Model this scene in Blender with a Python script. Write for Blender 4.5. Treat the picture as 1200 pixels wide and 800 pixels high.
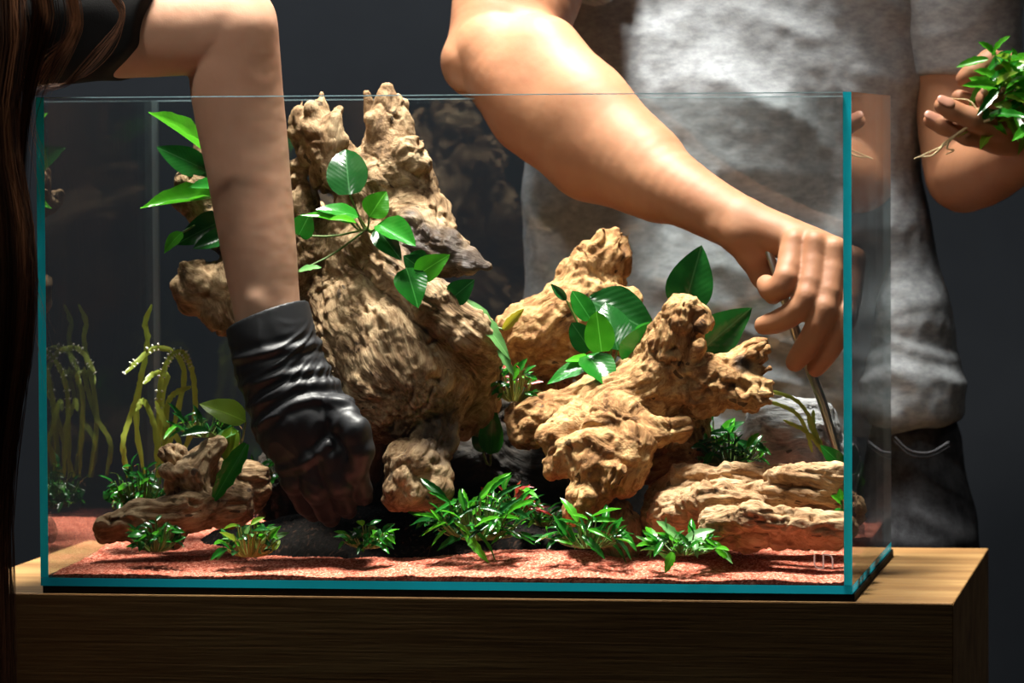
import bpy, math, random
import numpy as np
from mathutils import Vector, Matrix

random.seed(11)
RNG = np.random.RandomState(5)
for o in list(bpy.data.objects):
    bpy.data.objects.remove(o)
scn = bpy.context.scene
COL = scn.collection

# ---------------------------------------------------------------- camera
TZ = 0.886                      # height of the underside of the glass tank
TW, TD, TH, GT = 0.6, 0.36, 0.36, 0.006
FPX = 5397.1
CAM = np.array([0.88406, -3.29117, 0.33007 + TZ])
yaw, pitch, roll = -0.15982, -0.04467, -0.00549
fwd = np.array([math.sin(yaw) * math.cos(pitch), math.cos(yaw) * math.cos(pitch), math.sin(pitch)])
rgt = np.array([math.cos(yaw), -math.sin(yaw), 0.0])
upv = np.cross(rgt, fwd)
cr, cu = (math.cos(roll) * rgt + math.sin(roll) * upv), (-math.sin(roll) * rgt + math.cos(roll) * upv)
camd = bpy.data.cameras.new('camera')
cam = bpy.data.objects.new('camera', camd)
COL.objects.link(cam)
camd.sensor_width = 36.0
camd.lens = FPX * 36.0 / 1200.0
camd.clip_start, camd.clip_end = 0.05, 60
cam.matrix_world = Matrix(((cr[0], cu[0], -fwd[0], CAM[0]), (cr[1], cu[1], -fwd[1], CAM[1]),
                           (cr[2], cu[2], -fwd[2], CAM[2]), (0, 0, 0, 1)))
scn.camera = cam
camd.dof.use_dof = True
camd.dof.focus_distance = 3.42
camd.dof.aperture_fstop = 11.0

# ---------------------------------------------------------------- world, lamps, exposure
scn.view_settings.view_transform = 'Standard'
scn.view_settings.look = 'None'
scn.view_settings.exposure = 0.0
scn.view_settings.gamma = 1.0
scn.view_settings.use_curve_mapping = False
scn.cycles.transparent_max_bounces = 24
w = bpy.data.worlds.new('room_air')
scn.world = w
w.use_nodes = True
w.node_tree.nodes['Background'].inputs[0].default_value = (0.75, 0.88, 1.0, 1)
w.node_tree.nodes['Background'].inputs[1].default_value = 0.012


def area(name, loc, target, sx, sy, power, col=(1, 1, 1)):
    l = bpy.data.lights.new(name, 'AREA')
    l.shape = 'RECTANGLE'
    l.size, l.size_y, l.energy, l.color = sx, sy, power, col
    o = bpy.data.objects.new(name, l)
    COL.objects.link(o)
    o.location = loc
    d = Vector(target) - Vector(loc)
    o.rotation_euler = d.to_track_quat('-Z', 'Y').to_euler()
    return o


kl = area('aquarium_lamp', (0.22, 0.20, TZ + 2.1), (0.28, 0.18, TZ), 0.56, 0.34, 17.0, (1.0, 0.95, 0.87))
kl.data.spread = math.radians(44)
area('ceiling_lamp', (1.9, 0.35, TZ + 1.9), (0.5, 0.3, TZ + 0.3), 0.4, 0.4, 1.6, (1.0, 0.90, 0.78))
area('wall_washer', (-0.3, 0.95, TZ + 1.9), (-0.1, 1.75, TZ + 0.75), 0.8, 0.2, 25.0, (0.95, 0.98, 1.0))

sl = bpy.data.lights.new('studio_spot', 'SPOT')
sl.energy, sl.color, sl.spot_size, sl.spot_blend, sl.shadow_soft_size = 115.0, (1.0, 0.95, 0.88), math.radians(23), 0.9, 0.12
so = bpy.data.objects.new('studio_spot', sl)
COL.objects.link(so)
so.location = (-0.35, -1.7, TZ + 1.9)
so.rotation_euler = (Vector((0.26, 0.5, TZ + 0.33)) - so.location).to_track_quat('-Z', 'Y').to_euler()

# ---------------------------------------------------------------- helpers


def C(px, py, Y):
    """point of the place at depth Y (metres behind the front pane) seen at photo pixel px,py"""
    d = fwd + cr * ((px - 600) / FPX) + cu * ((400 - py) / FPX)
    t = (Y - CAM[1]) / d[1]
    return CAM + d * t


def S(Y):
    return (Y - CAM[1]) / FPX * 1.005


def toPx(P):
    q = P - CAM
    d = q @ fwd
    return np.stack([600 + FPX * (q @ cr) / d, 400 - FPX * (q @ cu) / d], -1)


PERM = np.concatenate([np.random.RandomState(3).permutation(256)] * 3)
_g = np.random.RandomState(4).normal(size=(256, 3))
GRD = _g / np.linalg.norm(_g, axis=1)[:, None]


def pn(p):
    p = np.asarray(p, float)
    i = np.floor(p).astype(np.int64)
    f = p - i
    i &= 255
    u = f * f * f * (f * (f * 6 - 15) + 10)
    r = 0
    for dx in (0, 1):
        wx = u[:, 0] if dx else 1 - u[:, 0]
        for dy in (0, 1):
            wy = u[:, 1] if dy else 1 - u[:, 1]
            for dz in (0, 1):
                wz = u[:, 2] if dz else 1 - u[:, 2]
                h = PERM[PERM[PERM[i[:, 0] + dx] + i[:, 1] + dy] + i[:, 2] + dz]
                g = GRD[h]
                r = r + wx * wy * wz * (g[:, 0] * (f[:, 0] - dx) + g[:, 1] * (f[:, 1] - dy) + g[:, 2] * (f[:, 2] - dz))
    return r * 1.6


def fbm(p, n=3):
    r, a = 0, 1.0
    for k in range(n):
        r = r + a * pn(p * 2 ** k + 17.3 * k)
        a *= 0.5
    return r


def worley(p):
    i0 = np.floor(p).astype(np.int64)
    f1 = np.full(len(p), 9.0)
    f2 = np.full(len(p), 9.0)
    hs = np.zeros(len(p))
    for dx in (-1, 0, 1):
        for dy in (-1, 0, 1):
            for dz in (-1, 0, 1):
                c = i0 + np.array([dx, dy, dz])
                h = PERM[PERM[PERM[c[:, 0] & 255] + (c[:, 1] & 255)] + (c[:, 2] & 255)]
                d = np.linalg.norm(c + 0.5 + 0.45 * GRD[h] - p, axis=1)
                n = d < f1
                f2 = np.where(n, f1, np.minimum(f2, d))
                hs = np.where(n, h / 127.5 - 1, hs)
                f1 = np.where(n, d, f1)
    return f1, f2, hs


class SDF:
    def __init__(s, lo, hi, h):
        s.h = h
        s.o = np.array(lo, float)
        n = np.ceil((np.array(hi) - s.o) / h).astype(int) + 1
        s.F = np.full(n, 1.0, np.float32)
        s.caps = []
        s.ax = [(s.o[i] + h * np.arange(n[i])).astype(np.float32) for i in range(3)]

    def _box(s, lo, hi):
        sl = []
        for i in range(3):
            a = int(max(0, math.floor((lo[i] - s.o[i]) / s.h)))
            b = int(min(s.F.shape[i], math.ceil((hi[i] - s.o[i]) / s.h) + 1))
            sl.append(slice(a, max(a, b)))
        return tuple(sl)

    def cap(s, a, b, ra, rb, k=0.01, sub=False, sq=None, rec=True):
        """rounded cone; sq=(axis, factor) flattens it along axis"""
        a, b = np.array(a, float), np.array(b, float)
        m = max(ra, rb) * (max(1, sq[1]) if sq else 1) + k + 3 * s.h
        sl = s._box(np.minimum(a, b) - m, np.maximum(a, b) + m)
        if min(x.stop - x.start for x in sl) <= 0:
            return
        X = s.ax[0][sl[0]][:, None, None] - a[0]
        Y = s.ax[1][sl[1]][None, :, None] - a[1]
        Z = s.ax[2][sl[2]][None, None, :] - a[2]
        ba = b - a
        fac = 1.0
        if sq:
            n = np.array(sq[0], float)
            n /= np.linalg.norm(n)
            dn = (X * n[0] + Y * n[1] + Z * n[2]) * (1 / sq[1] - 1)
            X, Y, Z = X + dn * n[0], Y + dn * n[1], Z + dn * n[2]
            ba = ba + n * (ba @ n) * (1 / sq[1] - 1)
            fac = min(1.0, sq[1])
        L = float(ba @ ba) + 1e-12
        t = np.clip((X * ba[0] + Y * ba[1] + Z * ba[2]) / L, 0, 1)
        d = np.sqrt((X - t * ba[0]) ** 2 + (Y - t * ba[1]) ** 2 + (Z - t * ba[2]) ** 2) - (ra + (rb - ra) * t)
        d = (d * fac).astype(np.float32)
        F = s.F[sl]
        if sub:
            d = -d
            hh = np.clip(0.5 - 0.5 * (F - d) / k, 0, 1)
            s.F[sl] = F * (1 - hh) + d * hh + k * hh * (1 - hh)
        else:
            hh = np.clip(0.5 + 0.5 * (F - d) / k, 0, 1)
            s.F[sl] = F * (1 - hh) + d * hh - k * hh * (1 - hh)
            if rec:
                s.caps.append((a, b, ra, rb))

    def chain(s, pts, k=0.01, sub=False, sq=None):
        """pts: (px, py, Y, radius in px)"""
        for p, q in zip(pts[:-1], pts[1:]):
            s.cap(C(*p[:3]), C(*q[:3]), p[3] * S(p[2]), q[3] * S(q[2]), k, sub, sq)

    def schain(s, pts, k=0.00002, m=6):
        """like chain, but rounded along a spline"""
        q = [tuple(p) for p in spline(np.array(pts, float), (len(pts) - 1) * m + 1)]
        s.chain(q, k)

    def wchain(s, pts, k=0.01, sub=False, sq=None):
        """pts: (x, y, z, radius in m)"""
        for p, q in zip(pts[:-1], pts[1:]):
            s.cap(p[:3], q[:3], p[3], q[3], k, sub, sq)

    def clip(s, point, n):
        n = np.array(n, float)
        n /= np.linalg.norm(n)
        d = ((s.ax[0][:, None, None] - point[0]) * n[0] + (s.ax[1][None, :, None] - point[1]) * n[1]
             + (s.ax[2][None, None, :] - point[2]) * n[2])
        s.F = np.maximum(s.F, d.astype(np.float32))

    def mesh(s, smooth=2):
        F = s.F
        F[0], F[-1] = 1, 1
        F[:, 0], F[:, -1] = 1, 1
        F[:, :, 0], F[:, :, -1] = 1, 1
        I = F < 0
        n = np.array(F.shape)
        c = np.zeros(n - 1, np.int8)
        offs = [(i, j, k) for i in (0, 1) for j in (0, 1) for k in (0, 1)]
        for (i, j, k) in offs:
            c += I[i:n[0] - 1 + i, j:n[1] - 1 + j, k:n[2] - 1 + k]
        act = np.argwhere((c > 0) & (c < 8))
        idx = np.full(n - 1, -1, np.int64)
        idx[tuple(act.T)] = np.arange(len(act))
        val = np.stack([F[act[:, 0] + i, act[:, 1] + j, act[:, 2] + k] for (i, j, k) in offs], 1)
        P = np.zeros((len(act), 3))
        cnt = np.zeros(len(act))
        for e0 in range(8):
            for e1 in range(e0 + 1, 8):
                o0, o1 = np.array(offs[e0]), np.array(offs[e1])
                if abs(o0 - o1).sum() != 1:
                    continue
                v0, v1 = val[:, e0], val[:, e1]
                m = (v0 < 0) != (v1 < 0)
                t = v0[m] / (v0[m] - v1[m])
                P[m] += o0 + t[:, None] * (o1 - o0)
                cnt[m] += 1
        P = s.o + s.h * (act + P / cnt[:, None])
        quads = []
        for a in range(3):
            b, d = (a + 1) % 3, (a + 2) % 3
            lo = [slice(None)] * 3
            hi = [slice(None)] * 3
            lo[a], hi[a] = slice(0, -1), slice(1, None)
            A, B = I[tuple(lo)], I[tuple(hi)]
            e = np.argwhere(A != B)
            e = e[(e[:, b] > 0) & (e[:, d] > 0)]
            eb, ed = np.zeros(3, int), np.zeros(3, int)
            eb[b], ed[d] = 1, 1
            q = np.stack([idx[tuple((e - eb - ed).T)], idx[tuple((e - ed).T)], idx[tuple(e.T)], idx[tuple((e - eb).T)]], 1)
            inside = A[tuple(e.T)]
            q[~inside] = q[~inside][:, ::-1]
            quads.append(q)
        Q = np.concatenate(quads)
        Q = Q[(Q >= 0).all(1)]
        for _ in range(smooth):
            P = relax(P, Q)
        return P, Q


def relax(P, Q, f=0.5):
    e0 = np.concatenate([Q[:, 0], Q[:, 1], Q[:, 2], Q[:, 3]])
    e1 = np.concatenate([Q[:, 1], Q[:, 2], Q[:, 3], Q[:, 0]])
    n = len(P)
    cnt = np.bincount(e0, minlength=n) + np.bincount(e1, minlength=n)
    A = np.stack([np.bincount(e0, P[e1, i], n) + np.bincount(e1, P[e0, i], n) for i in range(3)], 1)
    return P * (1 - f) + f * A / np.maximum(cnt, 1)[:, None]


def normals(P, Q):
    fn = np.cross(P[Q[:, 2]] - P[Q[:, 0]], P[Q[:, 3]] - P[Q[:, 1]])
    N = np.stack([sum(np.bincount(Q[:, c], fn[:, i], len(P)) for c in range(4)) for i in range(3)], 1)
    return N / (np.linalg.norm(N, axis=1)[:, None] + 1e-12)


def mesh_obj(name, V, Fc, mat=None, parent=None, smooth=True, attrs=None, origin=None):
    V = np.asarray(V, float)
    if origin is None:
        origin = np.array(parent.location) if parent else np.array([V[:, 0].mean(), V[:, 1].mean(), V[:, 2].min()])
    me = bpy.data.meshes.new(name)
    if isinstance(Fc, np.ndarray):
        nf, k = Fc.shape
        me.vertices.add(len(V))
        me.vertices.foreach_set('co', (V - origin).ravel())
        me.loops.add(nf * k)
        me.loops.foreach_set('vertex_index', Fc.ravel().astype(np.int32))
        me.polygons.add(nf)
        me.polygons.foreach_set('loop_start', np.arange(0, nf * k, k, dtype=np.int32))
        me.polygons.foreach_set('loop_total', np.full(nf, k, np.int32))
        me.update(calc_edges=True)
    else:
        me.from_pydata([tuple(v) for v in (V - origin)], [], Fc)
    if smooth:
        me.polygons.foreach_set('use_smooth', np.ones(len(me.polygons), bool))
    if mat:
        me.materials.append(mat)
    for k, a in (attrs or {}).items():
        at = me.attributes.new(k, 'FLOAT', 'POINT')
        at.data.foreach_set('value', np.asarray(a, np.float32))
    o = bpy.data.objects.new(name, me)
    COL.objects.link(o)
    if parent:
        o.parent = parent
        o.location = (origin - np.array(wloc(parent)))
    else:
        o.location = origin
    return o


def wloc(o):
    l = Vector(o.location)
    while o.parent:
        o = o.parent
        l = l + o.location
    return l


def tag(o, label, cat, group=None):
    o['label'], o['category'] = label, cat
    if group:
        o['group'] = group
    return o


def thing(name, loc, label, cat, group=None):
    o = bpy.data.objects.new(name, None)
    o.empty_display_size = 0.02
    COL.objects.link(o)
    o.location = loc
    return tag(o, label, cat, group)


def box(name, lo, hi, mat, parent=None, bevel=0.0):
    lo, hi = np.array(lo, float), np.array(hi, float)
    V = np.array([[(lo, hi)[i][0], (lo, hi)[j][1], (lo, hi)[k][2]] for i in (0, 1) for j in (0, 1) for k in (0, 1)])
    Fc = [(0, 1, 3, 2), (4, 6, 7, 5), (0, 4, 5, 1), (2, 3, 7, 6), (0, 2, 6, 4), (1, 5, 7, 3)]
    o = mesh_obj(name, V, Fc, mat, parent, smooth=False)
    if bevel:
        b = o.modifiers.new('bevel', 'BEVEL')
        b.width, b.segments = bevel, 2
    return o


def tubes(polys, sides=5):
    """polys: list of (points Nx3, radii N) -> verts, quads"""
    V, Fc, n0 = [], [], 0
    for pts, rad in polys:
        pts = np.asarray(pts, float)
        rad = np.broadcast_to(np.asarray(rad, float), (len(pts),))
        T = np.gradient(pts, axis=0)
        T /= np.linalg.norm(T, axis=1)[:, None] + 1e-12
        ref = np.array([0.31, 0.9, 0.22]) if abs(T[:, 1]).mean() < 0.8 else np.array([1.0, 0.1, 0.2])
        A = np.cross(T, ref)
        A /= np.linalg.norm(A, axis=1)[:, None] + 1e-12
        B = np.cross(T, A)
        n = len(pts)
        for k in range(sides):
            a = 2 * math.pi * k / sides
            V.append(pts + rad[:, None] * (math.cos(a) * A + math.sin(a) * B))
        i = np.arange(n - 1)
        for k in range(sides):
            k2 = (k + 1) % sides
            Fc.append(np.stack([n0 + k * n + i, n0 + k * n + i + 1, n0 + k2 * n + i + 1, n0 + k2 * n + i], 1))
        # end caps as thin quads
        n0 += n * sides
    return np.concatenate(V), np.concatenate(Fc)


def spline(ctrl, n):
    """Catmull-Rom through ctrl (K x m)"""
    c = np.asarray(ctrl, float)
    c = np.concatenate([2 * c[:1] - c[1:2], c, 2 * c[-1:] - c[-2:-1]])
    K = len(c) - 3
    out = []
    for u in np.linspace(0, K - 1e-6, n):
        i = int(u)
        t = u - i
        p0, p1, p2, p3 = c[i:i + 4]
        out.append(0.5 * ((2 * p1) + (-p0 + p2) * t + (2 * p0 - 5 * p1 + 4 * p2 - p3) * t * t + (-p0 + 3 * p1 - 3 * p2 + p3) * t ** 3))
    return np.array(out)


# ---------------------------------------------------------------- materials
class NT:
    def __init__(s, name):
        s.m = bpy.data.materials.new(name)
        s.m.use_nodes = True
        s.t = s.m.node_tree
        s.bsdf = s.t.nodes['Principled BSDF']
        s.out = s.t.nodes['Material Output']

    def n(s, typ, **kw):
        nd = s.t.nodes.new(typ)
        for k, v in kw.items():
            if k.startswith('i_'):
                key = k[2:]
                nd.inputs[int(key) if key.isdigit() else key.replace('_', ' ')].default_value = v
            else:
                setattr(nd, k, v)
        return nd

    def l(s, a, b):
        s.t.links.new(a, b)

    def coord(s, scale=(1, 1, 1), kind='Object'):
        tc = s.n('ShaderNodeTexCoord')
        mp = s.n('ShaderNodeMapping')
        mp.inputs['Scale'].default_value = scale
        s.l(tc.outputs[kind], mp.inputs[0])
        return mp.outputs[0]

    def noise(s, vec, scale, detail=4, rough=0.6):
        nd = s.n('ShaderNodeTexNoise')
        nd.inputs['Scale'].default_value = scale
        nd.inputs['Detail'].default_value = detail
        nd.inputs['Roughness'].default_value = rough
        if vec is not None:
            s.l(vec, nd.inputs['Vector'])
        return nd.outputs['Fac']

    def ramp(s, fac, stops):
        nd = s.n('ShaderNodeValToRGB')
        el = nd.color_ramp.elements
        while len(el) > 1:
            el.remove(el[-1])
        el[0].position, el[0].color = stops[0][0], (*stops[0][1], 1)
        for p, c in stops[1:]:
            e = el.new(p)
            e.color = (*c, 1)
        s.l(fac, nd.inputs[0])
        return nd.outputs[0]

    def mix(s, fac, a, b, typ='MIX'):
        nd = s.n('ShaderNodeMix', data_type='RGBA', blend_type=typ)
        for sock, v in ((nd.inputs[0], fac), (nd.inputs[6], a), (nd.inputs[7], b)):
            if hasattr(v, 'is_linked'):
                s.l(v, sock)
            elif isinstance(v, (int, float)):
                sock.default_value = v
            else:
                sock.default_value = (*v, 1)
        return nd.outputs[2]

    def math(s, op, a, b=None):
        nd = s.n('ShaderNodeMath', operation=op)
        for sock, v in zip(nd.inputs, (a, b)):
            if v is None:
                continue
            if hasattr(v, 'is_linked'):
                s.l(v, sock)
            else:
                sock.default_value = v
        return nd.outputs[0]

    def bump(s, h, strength=0.3, dist=0.001):
        b = s.n('ShaderNodeBump')
        b.inputs['Strength'].default_value = strength
        b.inputs['Distance'].default_value = dist
        s.l(h, b.inputs['Height'])
        s.l(b.outputs[0], s.bsdf.inputs['Normal'])

    def attr(s, name):
        a = s.n('ShaderNodeAttribute')
        a.attribute_name = name
        return a.outputs['Fac']

    def col(s, c):
        if hasattr(c, 'is_linked'):
            s.l(c, s.bsdf.inputs['Base Color'])
        else:
            s.bsdf.inputs['Base Color'].default_value = (*c, 1)

    def set(s, **kw):
        for k, v in kw.items():
            s.bsdf.inputs[k.replace('_', ' ')].default_value = v
        return s


def m_plain(name, c, rough=0.6, metal=0.0, spec=0.5):
    t = NT(name)
    t.col(c)
    t.set(Roughness=rough, Metallic=metal)
    t.bsdf.inputs['Specular IOR Level'].default_value = spec
    return t.m


def m_oak():
    t = NT('oak')
    v = t.coord((1.0, 9.0, 9.0))
    n1 = t.noise(v, 3.5, 6, 0.62)
    v2 = t.coord((3, 120, 120))
    n2 = t.noise(v2, 4.0, 3, 0.6)
    f = t.math('ADD', t.math('MULTIPLY', n1, 0.72), t.math('MULTIPLY', n2, 0.28))
    c = t.ramp(f, [(0.30, (0.16, 0.075, 0.022)), (0.47, (0.36, 0.19, 0.062)), (0.62, (0.50, 0.30, 0.11))])
    t.col(c)
    t.set(Roughness=0.5)
    t.bump(n2, 0.25, 0.0006)
    return t.m


def m_glass():
    t = NT('float_glass')
    g = t.n('ShaderNodeNewGeometry')
    dp = t.n('ShaderNodeVectorMath', operation='DOT_PRODUCT')
    t.l(g.outputs['Incoming'], dp.inputs[0])
    t.l(g.outputs['Normal'], dp.inputs[1])
    c = t.math('ABSOLUTE', dp.outputs['Value'])
    f = t.math('ADD', t.math('MULTIPLY', t.math('POWER', t.math('SUBTRACT', 1.0, c), 5.0), 0.96), 0.04)
    tr = t.n('ShaderNodeBsdfTransparent')
    tr.inputs[0].default_value = (0.972, 0.985, 0.983, 1)
    gl = t.n('ShaderNodeBsdfGlossy')
    gl.inputs['Roughness'].default_value = 0.0
    mx = t.n('ShaderNodeMixShader')
    t.l(f, mx.inputs[0])
    t.l(tr.outputs[0], mx.inputs[1])
    t.l(gl.outputs[0], mx.inputs[2])
    t.l(mx.outputs[0], t.out.inputs[0])
    t.t.nodes.remove(t.bsdf)
    return t.m


def m_edge():
    t = NT('polished_glass_edge')
    t.set(Roughness=0.15)
    t.col((0.0, 0.20, 0.29))
    tl = t.n('ShaderNodeBsdfTranslucent')
    tl.inputs[0].default_value = (0.02, 0.78, 1.0, 1)
    mx = t.n('ShaderNodeMixShader', i_0=0.72)
    t.l(t.bsdf.outputs[0], mx.inputs[1])
    t.l(tl.outputs[0], mx.inputs[2])
    t.l(mx.outputs[0], t.out.inputs[0])
    return t.m


def m_wood(name, lo, mid, hi, wet=False):
    t = NT(name)
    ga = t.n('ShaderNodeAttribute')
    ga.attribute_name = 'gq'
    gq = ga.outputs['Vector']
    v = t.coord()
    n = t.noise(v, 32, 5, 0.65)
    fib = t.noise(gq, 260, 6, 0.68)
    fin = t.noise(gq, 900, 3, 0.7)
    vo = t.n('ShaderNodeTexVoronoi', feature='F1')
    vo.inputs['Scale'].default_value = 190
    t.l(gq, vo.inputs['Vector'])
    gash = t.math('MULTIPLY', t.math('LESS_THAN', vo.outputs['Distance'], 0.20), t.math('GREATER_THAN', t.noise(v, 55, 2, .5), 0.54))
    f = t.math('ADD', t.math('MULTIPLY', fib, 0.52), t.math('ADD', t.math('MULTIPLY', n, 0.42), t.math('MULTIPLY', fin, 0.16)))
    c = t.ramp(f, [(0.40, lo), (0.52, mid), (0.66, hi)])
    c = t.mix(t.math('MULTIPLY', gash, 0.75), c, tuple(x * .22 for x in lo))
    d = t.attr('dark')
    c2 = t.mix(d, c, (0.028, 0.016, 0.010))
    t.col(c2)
    rr = t.n('ShaderNodeMapRange')
    t.l(d, rr.inputs[0])
    rr.inputs[3].default_value, rr.inputs[4].default_value = 0.78, 0.28
    t.l(rr.outputs[0], t.bsdf.inputs['Roughness'])
    t.bsdf.inputs['Specular IOR Level'].default_value = 0.3
    h = t.math('ADD', t.math('MULTIPLY', fin, 0.35), t.math('SUBTRACT', t.math('MULTIPLY', fib, 1.3), t.math('MULTIPLY', gash, 0.5)))
    t.bump(h, 0.8, 0.0035)
    return t.m


def m_leaf(name, c, c2, rough=0.22, trans=0.25):
    t = NT(name)
    tc = t.n('ShaderNodeTexCoord')
    sx = t.n('ShaderNodeSeparateXYZ')
    t.l(tc.outputs['Object'], sx.inputs[0])
    ay = t.math('ABSOLUTE', sx.outputs[1])
    ph = t.math('SUBTRACT', t.math('MULTIPLY', sx.outputs[0], 62.0), t.math('MULTIPLY', ay, 22.0))
    vein = t.math('SINE', ph)
    oi = t.n('ShaderNodeObjectInfo')
    nz = t.noise(tc.outputs['Object'], 3.0, 2, 0.5)
    f = t.math('ADD', t.math('MULTIPLY', oi.outputs['Random'], 0.75), t.math('MULTIPLY', nz, 0.35))
    base = t.mix(f, c, c2)
    rib = t.math('LESS_THAN', ay, 0.035)
    base = t.mix(t.math('MULTIPLY', rib, 0.4), base, tuple(min(1, x * 2 + 0.06) for x in c2))
    t.col(base)
    t.set(Roughness=rough)
    t.bump(vein, 0.035, 0.008)
    tl = t.n('ShaderNodeBsdfTranslucent')
    t.l(base, tl.inputs[0])
    mx = t.n('ShaderNodeMixShader', i_0=trans)
    t.l(t.bsdf.outputs[0], mx.inputs[1])
    t.l(tl.outputs[0], mx.inputs[2])
    t.l(mx.outputs[0], t.out.inputs[0])
    return t.m


def m_skin(name, c, c2):
    t = NT(name)
    v = t.coord()
    n = t.noise(v, 22, 4, 0.55)
    n2 = t.noise(v, 700, 2, 0.6)
    t.col(t.ramp(n, [(0.3, c2), (0.65, c)]))
    t.set(Roughness=0.58)
    t.bsdf.inputs['Specular IOR Level'].default_value = 0.32
    t.bsdf.inputs['Subsurface Weight'].default_value = 0.12
    t.bsdf.inputs['Subsurface Radius'].default_value = (0.008, 0.003, 0.0015)
    t.bsdf.inputs['Subsurface Scale'].default_value = 0.6
    t.bump(n2, 0.12, 0.0006)
    return t.m


def m_cloth(name, c, c2, scale=(60, 60, 60), rough=0.9, bump=0.35):
    t = NT(name)
    n = t.noise(t.coord(scale), 1.0, 5, 0.7)
    n2 = t.noise(t.coord((900, 900, 900)), 1.0, 2, 0.5)
    t.col(t.ramp(n, [(0.35, c2), (0.66, c)]))
    t.set(Roughness=rough)
    t.bsdf.inputs['Specular IOR Level'].default_value = 0.2
    t.bump(n2, bump, 0.0008)
    return t.m


def m_sand(name, stops, rough=0.85):
    t = NT(name)
    g = t.attr('grain')
    n = t.noise(t.coord(), 1500, 2, 0.6)
    f = t.math('ADD', t.math('MULTIPLY', g, 0.75), t.math('MULTIPLY', n, 0.25))
    t.col(t.ramp(f, stops))
    t.set(Roughness=rough)
    t.bsdf.inputs['Specular IOR Level'].default_value = 0.08
    t.bump(n, 0.5, 0.0006)
    return t.m


M = {}
M['oak'] = m_oak()
M['glass'] = m_glass()
M['edge'] = m_edge()
def m_soft():
    t = NT('dim_glass_edge')
    t.set(Roughness=0.2)
    t.col((0.55, 0.66, 0.68))
    tr = t.n('ShaderNodeBsdfTransparent')
    tr.inputs[0].default_value = (0.72, 0.86, 0.88, 1)
    mx = t.n('ShaderNodeMixShader', i_0=0.6)
    t.l(t.bsdf.outputs[0], mx.inputs[1])
    t.l(tr.outputs[0], mx.inputs[2])
    t.l(mx.outputs[0], t.out.inputs[0])
    return t.m


M['soft'] = m_soft()
M['rim'] = m_leaf('polished_rim', (0.26, 0.34, 0.36), (0.26, 0.34, 0.36), 0.2, 0.5)
M['mat'] = m_plain('black_foam', (0.004, 0.004, 0.004), 0.9)
M['wall'] = m_cloth('dark_plaster', (0.052, 0.058, 0.066), (0.043, 0.048, 0.055), (3, 3, 3), 0.95, 0.05)
M['floor'] = m_cloth('dark_floor', (0.02, 0.02, 0.021), (0.014, 0.014, 0.015), (5, 5, 5), 0.8, 0.05)
M['wood'] = m_wood('driftwood', (0.050, 0.024, 0.010), (0.22, 0.130, 0.060), (0.50, 0.36, 0.205))
M['wood_r'] = m_wood('driftwood_warm', (0.075, 0.028, 0.009), (0.31, 0.150, 0.052), (0.62, 0.40, 0.175))
M['wood_p'] = m_wood('pale_slab_wood', (0.16, 0.075, 0.03), (0.40, 0.23, 0.11), (0.66, 0.46, 0.26))
M['rock'] = m_wood('grey_rock', (0.07, 0.075, 0.078), (0.22, 0.23, 0.235), (0.42, 0.43, 0.43))
M['dark_filler'] = m_wood('dark_filler', (0.004, 0.003, 0.002), (0.012, 0.009, 0.006), (0.035, 0.024, 0.015))
M['sand'] = m_sand('red_sand', [(0.12, (0.13, 0.022, 0.014)), (0.36, (0.36, 0.08, 0.045)), (0.6, (0.56, 0.165, 0.105)), (0.86, (0.80, 0.40, 0.29))])
M['soil'] = m_sand('dark_soil', [(0.2, (0.003, 0.0025, 0.002)), (0.7, (0.006, 0.0045, 0.0035)), (0.93, (0.08, 0.04, 0.025))])
M['leaf_dk'] = m_leaf('leaf_dark', (0.005, 0.045, 0.008), (0.010, 0.090, 0.013), 0.20)  # dark and bright greens also paint in how light falls on the leaves
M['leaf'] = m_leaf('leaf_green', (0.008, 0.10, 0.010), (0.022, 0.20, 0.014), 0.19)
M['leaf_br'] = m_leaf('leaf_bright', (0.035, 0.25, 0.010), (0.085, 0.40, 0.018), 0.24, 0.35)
M['leaf_pale'] = m_leaf('leaf_pale', (0.09, 0.27, 0.075), (0.13, 0.33, 0.09), 0.35, 0.25)
M['leaf_lime'] = m_leaf('leaf_lime', (0.17, 0.34, 0.02), (0.24, 0.42, 0.03), 0.35, 0.35)
M['leaf_yel'] = m_leaf('leaf_yellow', (0.36, 0.30, 0.02), (0.30, 0.32, 0.02), 0.4, 0.35)
M['leaf_red'] = m_leaf('leaf_red', (0.30, 0.02, 0.02), (0.40, 0.05, 0.03), 0.35, 0.25)
M['frond'] = m_leaf('frond_olive', (0.13, 0.21, 0.015), (0.22, 0.27, 0.025), 0.35, 0.4)
M['stem'] = m_plain('stem_green', (0.08, 0.15, 0.02), 0.45)
M['stem_y'] = m_plain('stem_olive', (0.24, 0.23, 0.04), 0.45)
M['root'] = m_plain('pale_root', (0.62, 0.50, 0.26), 0.6)
M['bubble'] = m_plain('bubble_white', (0.75, 0.75, 0.65), 0.25)
M['skin_m'] = m_skin('skin_tan', (0.36, 0.172, 0.090), (0.30, 0.130, 0.066))
M['skin_w'] = m_skin('skin_light', (0.50, 0.29, 0.19), (0.43, 0.23, 0.145))
M['nail'] = m_plain('nail', (0.40, 0.19, 0.125), 0.4)
M['glove'] = m_cloth('black_nitrile', (0.016, 0.017, 0.019), (0.012, 0.012, 0.014), (30, 30, 30), 0.5, 0.08)
M['glove'].node_tree.nodes['Principled BSDF'].inputs['Specular IOR Level'].default_value = 0.36
M['shirt'] = m_cloth('heather_grey_jersey', (0.40, 0.43, 0.455), (0.25, 0.27, 0.29), (90, 90, 200), 0.95, 0.3)
M['denim'] = m_cloth('charcoal_denim', (0.085, 0.088, 0.098), (0.035, 0.037, 0.042), (80, 80, 80), 0.9, 0.4)
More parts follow.
